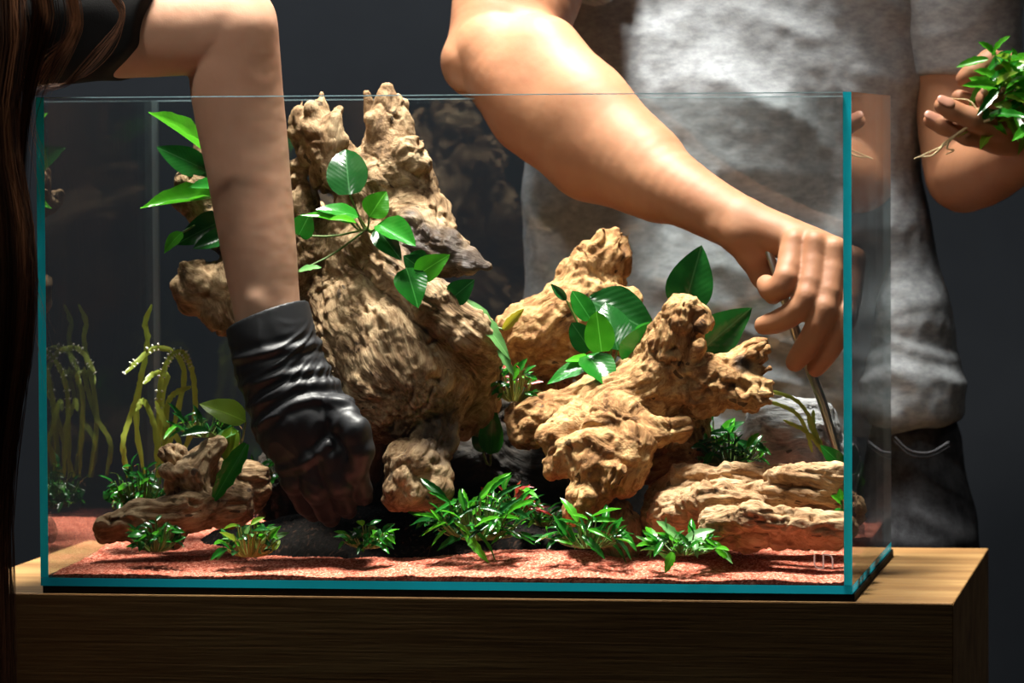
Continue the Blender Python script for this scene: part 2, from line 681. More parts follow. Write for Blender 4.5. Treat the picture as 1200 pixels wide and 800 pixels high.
M['black'] = m_cloth('black_fabric', (0.006, 0.006, 0.006), (0.004, 0.004, 0.004), (40, 40, 40), 0.9, 0.2)
M['steel'] = m_plain('steel', (0.60, 0.57, 0.52), 0.32, 1.0)
M['print'] = m_leaf('white_print', (0.8, 0.8, 0.8), (0.8, 0.8, 0.8), 0.5, 0.7)


def m_hair(name, c, c2):
    t = NT(name)
    n = t.attr('tone')
    t.col(t.ramp(n, [(0.0, c), (1.0, c2)]))
    t.set(Roughness=0.42)
    return t.m


M['hair'] = m_hair('brown_hair', (0.012, 0.006, 0.004), (0.30, 0.125, 0.055))
M['hair_m'] = m_hair('black_hair', (0.006, 0.005, 0.005), (0.02, 0.016, 0.014))

# ---------------------------------------------------------------- setting: floor and wall
fl = box('floor', (-4, -5, -0.05), (5, 1.86, 0), M['floor'])
fl['kind'] = 'structure'
wl = box('wall_back', (-4, 1.80, 0), (5, 1.9, 3.2), M['wall'])
wl['kind'] = 'structure'

# ---------------------------------------------------------------- oak stand
TT = TZ - 0.0055
tb = thing('wooden_stand', (0.3, 0.22, 0), 'oak wooden stand with mitred corners carrying the glass tank', 'stand')
x0, x1, y0, y1, th = -0.077, 0.6725, -0.0035, 0.438, 0.03


def prism(name, V, Fc, parent, bev=0.0008):
    o = mesh_obj(name, V, Fc, M['oak'], parent, smooth=False)
    b = o.modifiers.new('bevel', 'BEVEL')
    b.width, b.segments = bev, 2
    return o


QF = [(0, 3, 2, 1), (4, 5, 6, 7), (0, 1, 5, 4), (1, 2, 6, 5), (2, 3, 7, 6), (3, 0, 4, 7)]
e = 0.00015
prism('top_board', [(x0 + th, y0 + th, TT - th), (x1 - th, y0 + th, TT - th), (x1 - th, y1 - th, TT - th), (x0 + th, y1 - th, TT - th),
                    (x0, y0, TT), (x1, y0, TT), (x1, y1, TT), (x0, y1, TT)], QF, tb)
for (nm, ya, yb) in (('front_panel', y0, y0 + th), ('back_panel', y1, y1 - th)):
    V = [(x0 + e, ya, 0), (x1 - e, ya, 0), (x1 - th - e, yb, 0), (x0 + th + e, yb, 0),
         (x0 + e, ya, TT - e), (x1 - e, ya, TT - e), (x1 - th - e, yb, TT - th - e), (x0 + th + e, yb, TT - th - e)]
    prism(nm, V, QF, tb)
for (xa, xb) in ((x0, x0 + th), (x1, x1 - th)):
    V = [(xa, y0 + e, 0), (xa, y1 - e, 0), (xb, y1 - th - e, 0), (xb, y0 + th + e, 0),
         (xa, y0 + e, TT - e), (xa, y1 - e, TT - e), (xb, y1 - th - e, TT - th - e), (xb, y0 + th + e, TT - th - e)]
    prism('side_panel', V, QF, tb)

tag(box('foam_mat', (0.0015, 0.0005, TT), (0.6015, 0.361, TZ), M['mat']), 'thin black foam mat under the glass tank', 'mat')

# ---------------------------------------------------------------- glass tank
tank = thing('glass_tank', (0.3, 0.18, TZ), 'rimless clear glass aquarium with teal edges on the oak stand', 'aquarium')


def pane(name, lo, hi, edge_axes, soft_axes=()):
    o = box(name, lo, hi, M['glass'], tank)
    o.data.materials.append(M['edge'])
    o.data.materials.append(M['soft'])
    for p in o.data.polygons:
        n = p.normal
        for (ax, sg) in edge_axes:
            if n[ax] * sg > 0.9:
                p.material_index = 1
        for (ax, sg) in soft_axes:
            if n[ax] * sg > 0.9:
                p.material_index = 2
    return o


Z0, Z1 = TZ + GT, TZ + TH
g = 0.0002
pane('bottom_pane', (0, 0, TZ), (TW, TD, Z0), [(0, 1), (0, -1), (1, -1)], [(1, 1)])
RH = 0.0007
fp = pane('front_pane', (GT + g, 0, Z0 + g), (TW - GT - g, GT, Z1 - RH), [])
bp = pane('back_pane', (GT + g, TD - GT, Z0 + g), (TW - GT - g, TD, Z1 - RH), [])
for pn_, ya in ((fp, 0.0), (bp, TD - GT)):
    ro = box('polished_rim', (GT + g, ya, Z1 - RH), (TW - GT - g, ya + GT, Z1), M['rim'])
    ro.location -= pn_.location + tank.location
    ro.parent = pn_
pane('side_pane', (0, 0, Z0 + g), (GT, TD, Z1), [(1, -1)], [(1, 1), (2, 1)])
pane('side_pane', (TW - GT, 0, Z0 + g), (TW, TD, Z1), [(1, -1)], [(1, 1), (2, 1)])
# printed mark on the front pane
lo_ = [[(954.4, 649.5), (954.4, 660.5), (956.0, 664.0), (959.5, 665.6), (964.8, 665.8)], [(964.8, 666.4), (964.8, 648.8)],
       [(964.8, 649.4), (970.5, 649.6), (974.0, 651.2), (975.6, 654.6), (975.6, 666.0)]]
pv, pf = [], []
for pl in lo_:
    P3 = np.array([C(a, b, -0.0001) for a, b in pl])
    T = np.gradient(P3, axis=0)
    T /= np.linalg.norm(T, axis=1)[:, None]
    Nn = np.stack([-T[:, 2], 0 * T[:, 0], T[:, 0]], 1) * 0.00055
    b0 = len(pv)
    for k in range(len(P3)):
        pv += [P3[k] + Nn[k], P3[k] - Nn[k]]
    for k in range(len(P3) - 1):
        a = b0 + 2 * k
        pf.append((a, a + 1, a + 3, a + 2))
mk = mesh_obj('printed_mark', np.array(pv), pf, M['print'], None, smooth=False)
mk.location -= fp.location + tank.location
mk.parent = fp
mk['label'] = 'small white printed emblem'


# ---------------------------------------------------------------- sand and soil
def ground(name, xs, ys, hf, zb, mat, label, cat):
    nx, ny = len(xs), len(ys)
    X, Y = np.meshgrid(xs, ys, indexing='ij')
    j = RNG.uniform(-0.35, 0.35, (2, nx, ny))
    j[:, 0], j[:, -1], j[:, :, 0], j[:, :, -1] = 0, 0, 0, 0
    X = X + j[0] * (xs[1] - xs[0])
    Y = Y + j[1] * (ys[1] - ys[0])
    Z = hf(X, Y)
    top = np.stack([X, Y, Z], -1).reshape(-1, 3)
    I = np.arange(nx * ny).reshape(nx, ny)
    Q = np.stack([I[:-1, :-1], I[1:, :-1], I[1:, 1:], I[:-1, 1:]], -1).reshape(-1, 4)
    rim = np.concatenate([I[:, 0], I[-1, 1:], I[-2::-1, -1], I[0, -2:0:-1]])
    n0 = len(top)
    r = np.arange(len(rim))
    r2 = np.roll(r, -1)
    prev, lows, Qs = rim, [], []
    for kk in range(1, 6):
        low = top[rim].copy()
        low[:, 2] += (zb - low[:, 2]) * kk / 5
        cur = n0 + (kk - 1) * len(rim) + r
        Qs.append(np.stack([prev[r2], prev[r], cur[r], cur[r2]], 1))
        prev = cur
        lows.append(low)
    Qs = np.concatenate(Qs)
    V = np.concatenate([top] + lows)
    o = mesh_obj(name, V, np.concatenate([Q, Qs]), mat, None, attrs={'grain': RNG.uniform(0, 1, len(V))})
    o['kind'] = 'stuff'
    return tag(o, label, cat)


def n2(X, Y, s, off=0):
    return pn(np.stack([X.ravel() * s, Y.ravel() * s, np.full(X.size, 3.3 + off)], 1)).reshape(X.shape)


def sand_h(X, Y):
    h = 0.0022 + 0.013 * np.clip((Y - 0.02) / 0.3, 0, 1) + 0.0022 * n2(X, Y, 18) + 0.0008 * n2(X, Y, 70, 5)
    h = h + 0.007 * np.exp(-((X - 0.37) / 0.1) ** 2 - ((Y - 0.10) / 0.06) ** 2)
    return Z0 + np.maximum(h, 0.0015) + RNG.uniform(-0.0006, 0.0006, X.shape)


ground('sand', np.linspace(GT + 0.0008, TW - GT - 0.0008, 520), np.linspace(GT + 0.0012, TD - GT - 0.0008, 300), sand_h, Z0 + 0.0002, M['sand'],
       'pink-red fine sand covering the floor of the tank', 'sand')


def soil_h(X, Y):
    cx, cy = 0.275, 0.225
    r = np.sqrt(((X - cx) / 0.20) ** 2 + ((Y - cy) / 0.115) ** 2) + 0.10 * n2(X, Y, 22, 9)
    return Z0 + 0.004 + 0.034 * np.clip(1.06 - r ** 2, 0, 1) ** 0.7 + RNG.uniform(-0.0016, 0.0016, X.shape)


ground('soil', np.linspace(0.055, 0.50, 250), np.linspace(0.1, 0.34, 130), soil_h, Z0 + 0.003, M['soil'],
       'dark granular planting soil heaped behind the pink sand', 'soil')


# ---------------------------------------------------------------- driftwood
def wood(name, chains, subs, h, mat, label, cat, spikes=(), amp=0.0030, lump=0.0045, k=0.010, dark=(), freq=95.0, lumpf=30.0, group=None, clipz=None, strata=None, chipk=0.42):
    pts = np.concatenate([np.array([C(*p[:3]) for p in ch]) for ch, _ in [(c, 0) for c in chains]])
    rr = max(p[3] for ch in chains for p in ch) * 0.00075 + 0.015
    s = SDF(pts.min(0) - rr, pts.max(0) + rr, h)
    for ch in chains:
        s.chain(ch, k)
    rsp = random.Random(len(chains) * 7 + 1)
    for (px_, py_, Y_, dx, dy, spr, n_, ln_, r_) in spikes:
        for _ in range(n_):
            j = rsp.uniform(-1, 1)
            bx, by, bY = px_ - dy * j * spr, py_ + dx * j * spr, Y_ + rsp.uniform(-.012, .012)
            l_ = ln_ * rsp.uniform(.45, 1.1)
            sx_, sy_ = dx + rsp.gauss(0, .18), dy + rsp.gauss(0, .18)
            s.chain([(bx - sx_ * 14, by - sy_ * 14, bY, r_ * 1.5), (bx, by, bY, r_), (bx + sx_ * l_, by + sy_ * l_, bY, r_ * .35)], .003)
    for ch in subs:
        s.chain(ch, 0.005, sub=True)
    P, Q = s.mesh(2)
    N = normals(P, Q)
    D = []
    for (a, b, ra, rb) in s.caps:
        ba = b - a
        t = np.clip(((P - a) @ ba) / (ba @ ba + 1e-12), 0, 1)
        D.append(np.linalg.norm(P - a - t[:, None] * ba, axis=1) - (ra + (rb - ra) * t))
    D = np.array(D)
    W = np.exp(-(D - D.min(0)) / 0.006)
    W /= W.sum(0)
    disp = np.zeros(len(P))
    grain = np.zeros(len(P))
    GQ = np.zeros((len(P), 3))
    G2 = np.zeros((len(P), 3))
    for i, (a, b, ra, rb) in enumerate(s.caps):
        m = W[i] > 0.03
        if not m.any():
            continue
        u = (b - a) / (np.linalg.norm(b - a) + 1e-9)
        if strata is not None:
            u = np.array(strata, float)
            u /= np.linalg.norm(u)
            a = pts[0]
        q = P[m] - a
        # bend the grain a little so that it never runs ruler-straight
        q = q + 0.006 * np.stack([pn(P[m] * 25 + c * 7.7) for c in range(3)], 1)
        G2[m] += W[i][m][:, None] * (q - u * ((q @ u) * 0.8)[:, None])
        q = q - u * ((q @ u) * 0.88)[:, None]
        GQ[m] += W[i][m][:, None] * q
        n1 = 1 - 2.3 * np.abs(pn(q * freq * .55 + 3.1))
        rdg = 1 - 2.3 * np.abs(pn(q * freq * 1.5 + 9.2))
        rd2 = 1 - 2.2 * np.abs(pn(q * freq * 3.6 + 4.4))
        disp[m] += W[i][m] * (0.95 * n1 + 0.70 * rdg + 0.34 * rd2)
        grain[m] += W[i][m] * (0.5 * pn(q * freq * 3.1 + 31.0) + 0.35 * pn(q * freq * 6.5 + 11.0))
    lm = fbm(P * lumpf + 5.5, 3)
    lm = lm + 0.10 * np.sin(lm * 11.0)
    crk = np.clip(0.10 - np.abs(pn(P * np.array([46, 46, 34]) + 12.0)), 0, 1) * 10 * np.clip(pn(P * 14 + 3.0) + .15, 0, 1)
    pit = np.clip(pn(P * 105 + 40.0) - 0.34, 0, 1) * np.clip(pn(P * 20 + 70.0) + 0.30, 0, 1)
    f1, f2, hs = worley(G2 * 78 + 0.25 * np.stack([pn(P * 50 + c * 3.1) for c in range(3)], 1))
    gap = np.clip((f2 - f1) / 0.22, 0, 1)
    chip = hs * gap * gap * (3 - 2 * gap) * 0.0030 - 0.0030 * (1 - gap)
    g1, g2, hs2 = worley(G2 * 190 + 5.0)
    gp2 = np.clip((g2 - g1) / 0.25, 0, 1)
    chip = (chip + hs2 * gp2 * 0.0009 - 0.0008 * (1 - gp2)) * chipk
    P = P + N * (amp * disp + lump * lm + chip - 0.018 * pit - 0.0045 * crk)[:, None]
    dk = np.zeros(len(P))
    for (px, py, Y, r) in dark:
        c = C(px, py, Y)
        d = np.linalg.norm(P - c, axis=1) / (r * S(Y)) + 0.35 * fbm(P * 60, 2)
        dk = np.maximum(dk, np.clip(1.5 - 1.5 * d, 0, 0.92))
    if clipz is not None:
        P[:, 2] = np.maximum(P[:, 2], clipz)
    o = mesh_obj(name, P, Q, mat, None, attrs={'grain': grain, 'dark': dk})
    at = o.data.attributes.new('gq', 'FLOAT_VECTOR', 'POINT')
    at.data.foreach_set('vector', GQ.astype(np.float32).ravel())
    return tag(o, label, cat, group)


FZ = Z0 + 0.002
big = [
    # trunk
    [(392, 292, .245, 58), (424, 350, .215, 78), (470, 420, .165, 84), (476, 440, .155, 80)],
    [(480, 428, .175, 84), (524, 450, .20, 56)], [(420, 400, .18, 60), (440, 465, .155, 48)],
    [(470, 430, .25, 60), (440, 600, .29, 50)],
    # neck and crown
    [(430, 300, .20, 62), (442, 240, .20, 50), (456, 192, .20, 37), (454, 150, .20, 22), (455, 122, .20, 10), (454, 106, .20, 4)],
    [(452, 200, .19, 32), (482, 182, .18, 18), (497, 192, .175, 12)],
    [(470, 160, .20, 18), (474, 132, .20, 5)],
    [(440, 150, .19, 13), (433, 141, .185, 7)],
    [(478, 205, .19, 28), (498, 262, .185, 30), (512, 288, .17, 22)],
    [(432, 250, .20, 46), (404, 206, .19, 33), (380, 170, .19, 27), (376, 156, .19, 22)],
    [(358, 160, .19, 13), (352, 132, .19, 8)],
    [(368, 150, .18, 10), (366, 126, .18, 7)],
    [(378, 150, .19, 10), (373, 124, .19, 7)],
    [(392, 150, .18, 14), (399, 128, .18, 6)],
    [(396, 165, .175, 14), (392, 140, .175, 9)],
    # shaft left of the neck
    [(360, 300, .19, 30), (352, 235, .19, 15), (347, 195, .19, 10)],
    # right horn
    [(455, 260, .19, 38), (490, 278, .17, 31), (525, 297, .15, 20), (552, 306, .14, 12), (572, 311, .135, 5)],
    [(470, 300, .17, 20), (535, 312, .15, 10)],
    # ridge running down to the right
    [(436, 288, .165, 25), (466, 320, .145, 24), (508, 356, .125, 23), (550, 388, .125, 24), (574, 402, .13, 15)],
    [(560, 400, .15, 24), (560, 470, .19, 26), (548, 490, .20, 20)],
    [(520, 385, .125, 13), (562, 410, .13, 12)],
    # low chunk
    [(515, 470, .15, 30), (508, 520, .13, 24), (488, 548, .11, 31), (478, 570, .10, 28)],
    [(505, 560, .11, 22), (462, 582, .10, 12)],
    # left limbs behind the forearm
    [(380, 300, .21, 52), (310, 290, .22, 46), (262, 258, .22, 32), (232, 232, .21, 21), (216, 214, .20, 9)],
    [(232, 228, .21, 17), (222, 200, .21, 8)],
    [(330, 310, .22, 44), (262, 338, .21, 32), (228, 338, .20, 20), (210, 334, .20, 8)],
    [(240, 345, .20, 18), (262, 372, .20, 13), (280, 378, .20, 8)],
    [(232, 330, .19, 12), (216, 312, .19, 6)],
    [(238, 180, .22, 8), (236, 150, .22, 4)], [(250, 220, .22, 15), (238, 178, .22, 8)],
]
bsub = [
    [(416, 140, .13, 14), (417, 152, .26, 16)],
    [(378, 222, .10, 11), (392, 248, .30, 14)],
    [(452, 262, .08, 8), (447, 225, .15, 7)],
    [(470, 318, .09, 9), (450, 385, .08, 7)],
    [(440, 338, .115, 10), (480, 374, .09, 10), (520, 408, .095, 9)],
    [(385, 345, .13, 8), (412, 392, .10, 6), (440, 440, .07, 5)],
    [(455, 215, .10, 8), (480, 222, .12, 8), (500, 225, .13, 7)],
    [(430, 470, .08, 6), (500, 400, .08, 5)],
    [(462, 515, .08, 7), (500, 500, .10, 10)],
    [(385, 330, .09, 9), (370, 300, .1, 7)],
    [(240, 320, .15, 6), (262, 335, .15, 7)],
]
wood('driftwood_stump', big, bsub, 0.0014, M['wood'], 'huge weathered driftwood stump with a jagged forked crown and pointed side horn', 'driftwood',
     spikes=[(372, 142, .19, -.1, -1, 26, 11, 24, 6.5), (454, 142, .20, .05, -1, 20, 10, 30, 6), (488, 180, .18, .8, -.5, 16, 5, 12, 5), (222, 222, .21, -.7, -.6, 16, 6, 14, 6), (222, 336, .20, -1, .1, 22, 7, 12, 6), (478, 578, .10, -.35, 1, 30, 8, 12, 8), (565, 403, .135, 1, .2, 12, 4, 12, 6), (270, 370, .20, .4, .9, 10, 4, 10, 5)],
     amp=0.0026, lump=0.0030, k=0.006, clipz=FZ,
     dark=[(515, 512, .115, 44), (520, 290, .135, 52), (556, 306, .13, 44), (486, 276, .145, 44), (540, 320, .14, 36), (524, 492, .12, 36), (470, 540, .25, 120)])  # widest blob paints the shade below the trunk onto its base

right = [
    [(803, 368, .135, 24), (792, 400, .14, 31), (778, 440, .15, 36), (765, 462, .15, 40)],
    [(812, 358, .13, 13), (793, 366, .13, 14)],
    [(822, 405, .12, 8), (816, 425, .13, 12)],
    [(775, 455, .15, 38), (828, 450, .14, 32), (862, 438, .13, 24), (884, 418, .13, 11)],
    [(850, 450, .13, 25), (880, 458, .12, 18), (893, 456, .12, 10)],
    [(880, 446, .12, 7), (905, 447, .115, 3)],
    [(868, 425, .15, 14), (880, 406, .155, 6)],
    [(875, 428, .14, 12), (888, 414, .14, 6)],
    # left body
    [(765, 462, .15, 42), (722, 488, .14, 44), (688, 515, .13, 38), (655, 520, .12, 18)],
    [(725, 500, .12, 36), (700, 545, .10, 34)],
    [(650, 520, .12, 15), (640, 512, .12, 9)],
    [(662, 540, .11, 18), (648, 550, .11, 10)],
    [(700, 545, .10, 28), (690, 578, .09, 19), (676, 598, .085, 14)],
    [(740, 520, .10, 24), (728, 556, .09, 24)],
    [(705, 520, .09, 12), (735, 535, .085, 12)],
    [(660, 522, .10, 10), (690, 512, .09, 10)],
    [(745, 490, .12, 14), (765, 505, .11, 13), (800, 500, .12, 11)],
    # inner arch down to the slab
    [(790, 470, .17, 36), (800, 520, .18, 30), (790, 560, .18, 26)],
    [(760, 540, .16, 22), (800, 535, .15, 16)],
    # left rear arm
    [(745, 455, .19, 30), (690, 478, .19, 26), (640, 490, .18, 24), (615, 492, .175, 19)],
    [(618, 505, .17, 16), (630, 490, .16, 14)],
]
rsub = [
    [(800, 425, .09, 6), (780, 425, .1, 7)],
    [(838, 430, .09, 5), (850, 422, .09, 6)],
    [(868, 447, .09, 6), (905, 452, .09, 6)],
    [(750, 470, .09, 8), (800, 480, .09, 7)],
    [(780, 515, .08, 10), (815, 525, .10, 12)],
    [(745, 505, .06, 7), (760, 515, .07, 6)],
    [(672, 555, .07, 6), (668, 530, .07, 5)],
    [(715, 560, .06, 6), (708, 535, .06, 5)],
]
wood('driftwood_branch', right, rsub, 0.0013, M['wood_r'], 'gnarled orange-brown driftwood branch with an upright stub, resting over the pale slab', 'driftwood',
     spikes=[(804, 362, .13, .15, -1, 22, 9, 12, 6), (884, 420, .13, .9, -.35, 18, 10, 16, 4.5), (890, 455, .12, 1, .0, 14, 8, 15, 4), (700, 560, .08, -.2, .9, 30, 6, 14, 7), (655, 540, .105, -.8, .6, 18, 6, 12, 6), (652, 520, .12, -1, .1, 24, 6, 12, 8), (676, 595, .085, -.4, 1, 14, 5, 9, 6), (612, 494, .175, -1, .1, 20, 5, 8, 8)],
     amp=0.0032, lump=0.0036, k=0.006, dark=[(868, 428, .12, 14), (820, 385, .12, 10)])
rear = [
    [(722, 276, .27, 9), (706, 300, .27, 19), (690, 330, .27, 28), (655, 372, .26, 33), (612, 392, .25, 26)],
    [(728, 303, .265, 12), (705, 345, .265, 20)],
    [(705, 272, .275, 4), (700, 300, .275, 14)],
    [(700, 350, .27, 26), (680, 400, .27, 36), (620, 415, .26, 26)],
    [(640, 360, .25, 12), (690, 345, .25, 10)],
    [(640, 415, .29, 25), (650, 540, .32, 22), (650, 640, .325, 24)],
    [(735, 350, .25, 8), (715, 346, .25, 8), (700, 355, .255, 12)],
    [(742, 352, .25, 6), (728, 352, .25, 8)],
    [(742, 372, .25, 7), (730, 400, .25, 9)],
]
wood('driftwood_limb', rear, 
     [[(716, 296, .22, 4), (700, 335, .22, 5)], [(640, 385, .2, 5), (690, 372, .2, 5)]], 0.0017, M['wood_r'],
     'split tan driftwood limb leaning behind the broad-leaved plant', 'driftwood',
     spikes=[(716, 282, .27, .4, -1, 16, 6, 14, 5), (736, 350, .25, 1, -.1, 8, 3, 8, 4)], clipz=FZ)
slab = [
    [(800, 588, .13, 34), (850, 590, .12, 42), (900, 596, .13, 38), (985, 600, .14, 26)],
    [(800, 556, .12, 12), (850, 556, .11, 13), (905, 560, .12, 14), (985, 556, .12, 12)],
    [(905, 557, .09, 8), (940, 556, .09, 12), (982, 560, .09, 14)],
    [(840, 580, .10, 16), (905, 580, .09, 13), (985, 581, .09, 9)],
    [(790, 600, .10, 26), (840, 590, .08, 22), (880, 592, .08, 14)],
    [(835, 612, .06, 14), (880, 604, .055, 13), (912, 612, .055, 14), (955, 616, .055, 15), (984, 620, .06, 17)],
    [(850, 628, .07, 16), (905, 632, .065, 10), (975, 628, .065, 14)],
    [(780, 590, .13, 22), (772, 610, .12, 16)],
]
ssub = [
    [(872, 601, .04, 6), (912, 597, .05, 7), (982, 599, .05, 8)],
    [(890, 618, .03, 6), (905, 628, .035, 7)],
    [(922, 624, .03, 6), (932, 616, .035, 5)],
    [(880, 568, .04, 4), (930, 571, .04, 4)],
    [(850, 596, .03, 4), (800, 622, .04, 5)],
]
wood('driftwood_slab', slab, ssub, 0.0014, M['wood_p'], 'pale layered slab of wood lying on the sand by the side pane', 'driftwood',
     amp=0.0022, lump=0.0024, k=0.004, clipz=FZ, strata=(1, 0.1, -0.10), freq=130)
wood('driftwood_knot', [[(724, 600, .11, 15), (726, 622, .105, 18), (728, 640, .105, 19)]], [[(715, 598, .07, 3), (722, 612, .07, 4)]], 0.0013, M['wood'],
     'small upright driftwood knot standing under the gnarled branch', 'driftwood', clipz=FZ, amp=0.002, lump=0.002)
lefts = [
    [(120, 614, .075, 11), (165, 606, .08, 19), (215, 600, .09, 21), (270, 592, .12, 26)],
    [(122, 624, .08, 10), (200, 622, .085, 18)],
    [(205, 600, .11, 18), (222, 566, .11, 24), (240, 535, .12, 16), (258, 520, .12, 9)],
    [(222, 560, .10, 16), (196, 552, .09, 9)],
    [(215, 555, .13, 12), (205, 532, .13, 11), (192, 526, .13, 7)],
    [(240, 560, .13, 24), (290, 570, .16, 30)],
]
wood('driftwood_piece', lefts, [[(215, 532, .07, 9), (228, 520, .12, 10)]], 0.0013, M['wood'],
     'flat pale driftwood foot with a small forked knob on the sand', 'driftwood', clipz=FZ, amp=0.0018, lump=0.002, k=0.006, chipk=.5)
wood('grey_rock', [[(905, 505, .28, 34), (950, 515, .28, 34)], [(945, 485, .28, 16), (960, 490, .28, 18)], [(880, 535, .28, 30), (975, 545, .29, 32)],
                   [(900, 590, .29, 44), (970, 600, .29, 44)], [(925, 480, .29, 14), (955, 478, .29, 10)]],
     [[(905, 480, .22, 2), (890, 530, .22, 3)], [(960, 535, .22, 2), (985, 545, .22, 3)]], 0.0018, M['rock'],
     'rough grey stone standing behind the pale slab of wood', 'rock', amp=0.0012, lump=0.004, clipz=FZ, lumpf=24)
wood('dark_filler', [[(340, 570, .29, 50), (450, 555, .30, 50), (560, 530, .30, 46), (640, 580, .30, 42)], [(560, 530, .30, 42), (590, 490, .30, 24)], [(400, 620, .29, 40), (640, 630, .30, 36)]], [],
     0.0022, M['dark_filler'], 'added dark mass that blackens the gap behind the driftwood stump', 'rock', amp=.002, lump=.006, clipz=FZ)  # added mass, hides the wall so the gap behind the stump stays black
#PART2
# ---------------------------------------------------------------- people
def join(parts):
    V, Q, n = [], [], 0
    for P, q in parts:
        V.append(P)
        Q.append(q + n)
        n += len(P)
    return np.concatenate(V), np.concatenate(Q)


def bounds(pts, pad):
    p = np.array([C(*a[:3]) for a in pts])
    return p.min(0) - pad, p.max(0) + pad


def skin_detail(P, Q, amp=0.00022):
    N = normals(P, Q)
    return P + N * (amp * fbm(P * 60, 3))[:, None]


def head(s, c, f, up, r=0.098):
    """skull, jaw, nose, brow, ears; f = facing direction"""
    c, f, up = np.array(c), np.array(f, float), np.array(up, float)
    f /= np.linalg.norm(f)
    sd = np.cross(f, up)
    sd /= np.linalg.norm(sd)
    up = np.cross(sd, f)
    s.cap(c + up * .02 - f * .012, c + up * .02 + f * .012, r * .86, r * .82, .02)
    s.cap(c - up * .03 + f * .02, c - up * .075 + f * .045, .062, .036, .025)
    s.cap(c - up * .04 - f * .03, c - up * .17 - f * .03, .055, .058, .02)
    s.cap(c + up * .012 + f * .086, c - up * .024 + f * .108, .009, .013, .012)
    for g_ in (-1, 1):
        s.cap(c + sd * .032 * g_ + f * .094 + up * .004, c + sd * .034 * g_ + f * .090 + up * .004, .013, .013, .006, sub=True)
        s.cap(c + sd * .032 * g_ + f * .080 + up * .004, c + sd * .032 * g_ + f * .081 + up * .004, .012, .012, .002)
        s.cap(c + sd * .018 * g_ + f * .088 + up * .024, c + sd * .045 * g_ + f * .076 + up * .022, .009, .008, .008)
        s.cap(c + sd * .083 * g_ + up * .012, c + sd * .083 * g_ - up * .028, .014, .010, .006, sq=(sd, .45))
    s.cap(c - up * .052 + f * .088 - sd * .02, c - up * .052 + f * .088 + sd * .02, .008, .008, .005)
    s.cap(c - up * .0515 + f * .098 - sd * .02, c - up * .0515 + f * .098 + sd * .02, .002, .002, .002, sub=True)
    return sd, up


# ---- man behind the tank
man = thing('person', (0.52, 0.68, 0), 'person in a grey t-shirt and dark jeans reaching into the tank with tweezers', 'person')
Hd = C(850, -420, .58)
# right arm (reaches into the tank): fine mesh
armp = [(650, -150, .57, 84), (620, -60, .49, 78), (604, 0, .43, 74), (585, 52, .395, 60), (560, 72, .385, 44)]
fore = [(585, 62, .385, 58), (622, 104, .365, 62), (684, 152, .335, 58), (752, 198, .30, 49), (818, 236, .265, 37), (866, 262, .25, 33)]
hpts = armp + fore + [(1010, 440, .2, 0)]
lo, hi = bounds(hpts, .07)
s = SDF(lo, hi, 0.0016)
s.schain(armp)
s.schain(fore)
s.chain([(545, 82, .40, 16), (556, 70, .40, 30)], .015)
s.chain([(640, 60, .36, 42), (690, 120, .33, 40), (760, 180, .30, 30)], .02)      # forearm muscle
s.chain([(622, 140, .36, 40), (690, 190, .335, 38), (770, 224, .295, 28)], .02)
s.chain([(840, 268, .24, 9), (866, 272, .237, 9)], .01)
for m_, r_ in (((931, 284, .228), 16), ((955, 286, .225), 16), ((978, 293, .227), 16), ((1000, 304, .232), 15)):
    s.chain([(872, 264, .247, 27), (*m_, r_)], .006)
s.chain([(868, 276, .24, 24), (884, 300, .243, 18), (893, 322, .248, 13), (906, 346, .248, 11)], .006)
for ch in ([(931, 284, .224, 16), (921, 328, .201, 15.5), (906, 340, .204, 14), (898, 333, .212, 12)],
           [(955, 286, .221, 16), (945, 350, .197, 15.5), (917, 374, .201, 14), (895, 381, .208, 11.5)],
           [(978, 293, .223, 16), (966, 364, .197, 15.5), (947, 402, .201, 14), (932, 424, .21, 12)],
           [(1000, 304, .230, 15), (991, 370, .206, 14), (972, 410, .207, 12.5), (956, 431, .215, 11)]):
    s.schain(ch, .0012, 3)
    s.chain([(ch[0][0], ch[0][1] - 3, ch[0][2] - .006, 10), (ch[0][0] - 1, ch[0][1] + 5, ch[0][2] - .007, 9)], .006)
    p = ch[1]
    s.chain([(p[0], p[1] - 4, p[2] - .003, 11), (p[0] - 1, p[1] + 4, p[2] - .003, 11)], .004)
armR = s.mesh(3)
armR = (skin_detail(*armR), armR[1])
# left arm with the open hand
armq = [(1112, -150, .60, 76), (1124, 60, .60, 55), (1126, 150, .59, 50), (1128, 204, .58, 44)]
forq = [(1130, 206, .58, 43), (1160, 196, .53, 41), (1205, 172, .46, 31), (1212, 160, .44, 27)]
lo, hi = bounds(armq[1:] + forq + [(1080, 60, .37, 0)], .05)
s = SDF(lo, hi, 0.0017)
s.schain(armq)
s.schain(forq)
s.chain([(1212, 158, .44, 26), (1178, 156, .425, 24), (1166, 158, .42, 20)], .008)
for ch in ([(1172, 166, .42, 15), (1134, 158, .405, 12.5), (1106, 147, .40, 11), (1091, 141, .398, 9.5)],
           [(1176, 152, .41, 15), (1140, 139, .392, 13), (1116, 129, .387, 11.5), (1104, 124, .386, 10)],
           [(1180, 142, .42, 15), (1146, 124, .422, 12), (1124, 114, .42, 9.5)],
           [(1210, 110, .44, 16), (1184, 76, .435, 15), (1160, 72, .42, 14), (1140, 86, .412, 13), (1131, 92, .41, 11)],
           [(1205, 140, .40, 17), (1176, 116, .388, 14), (1155, 116, .384, 12)]):
    s.chain(ch, .003)
armL = s.mesh(3)
armL = (skin_detail(*armL), armL[1])
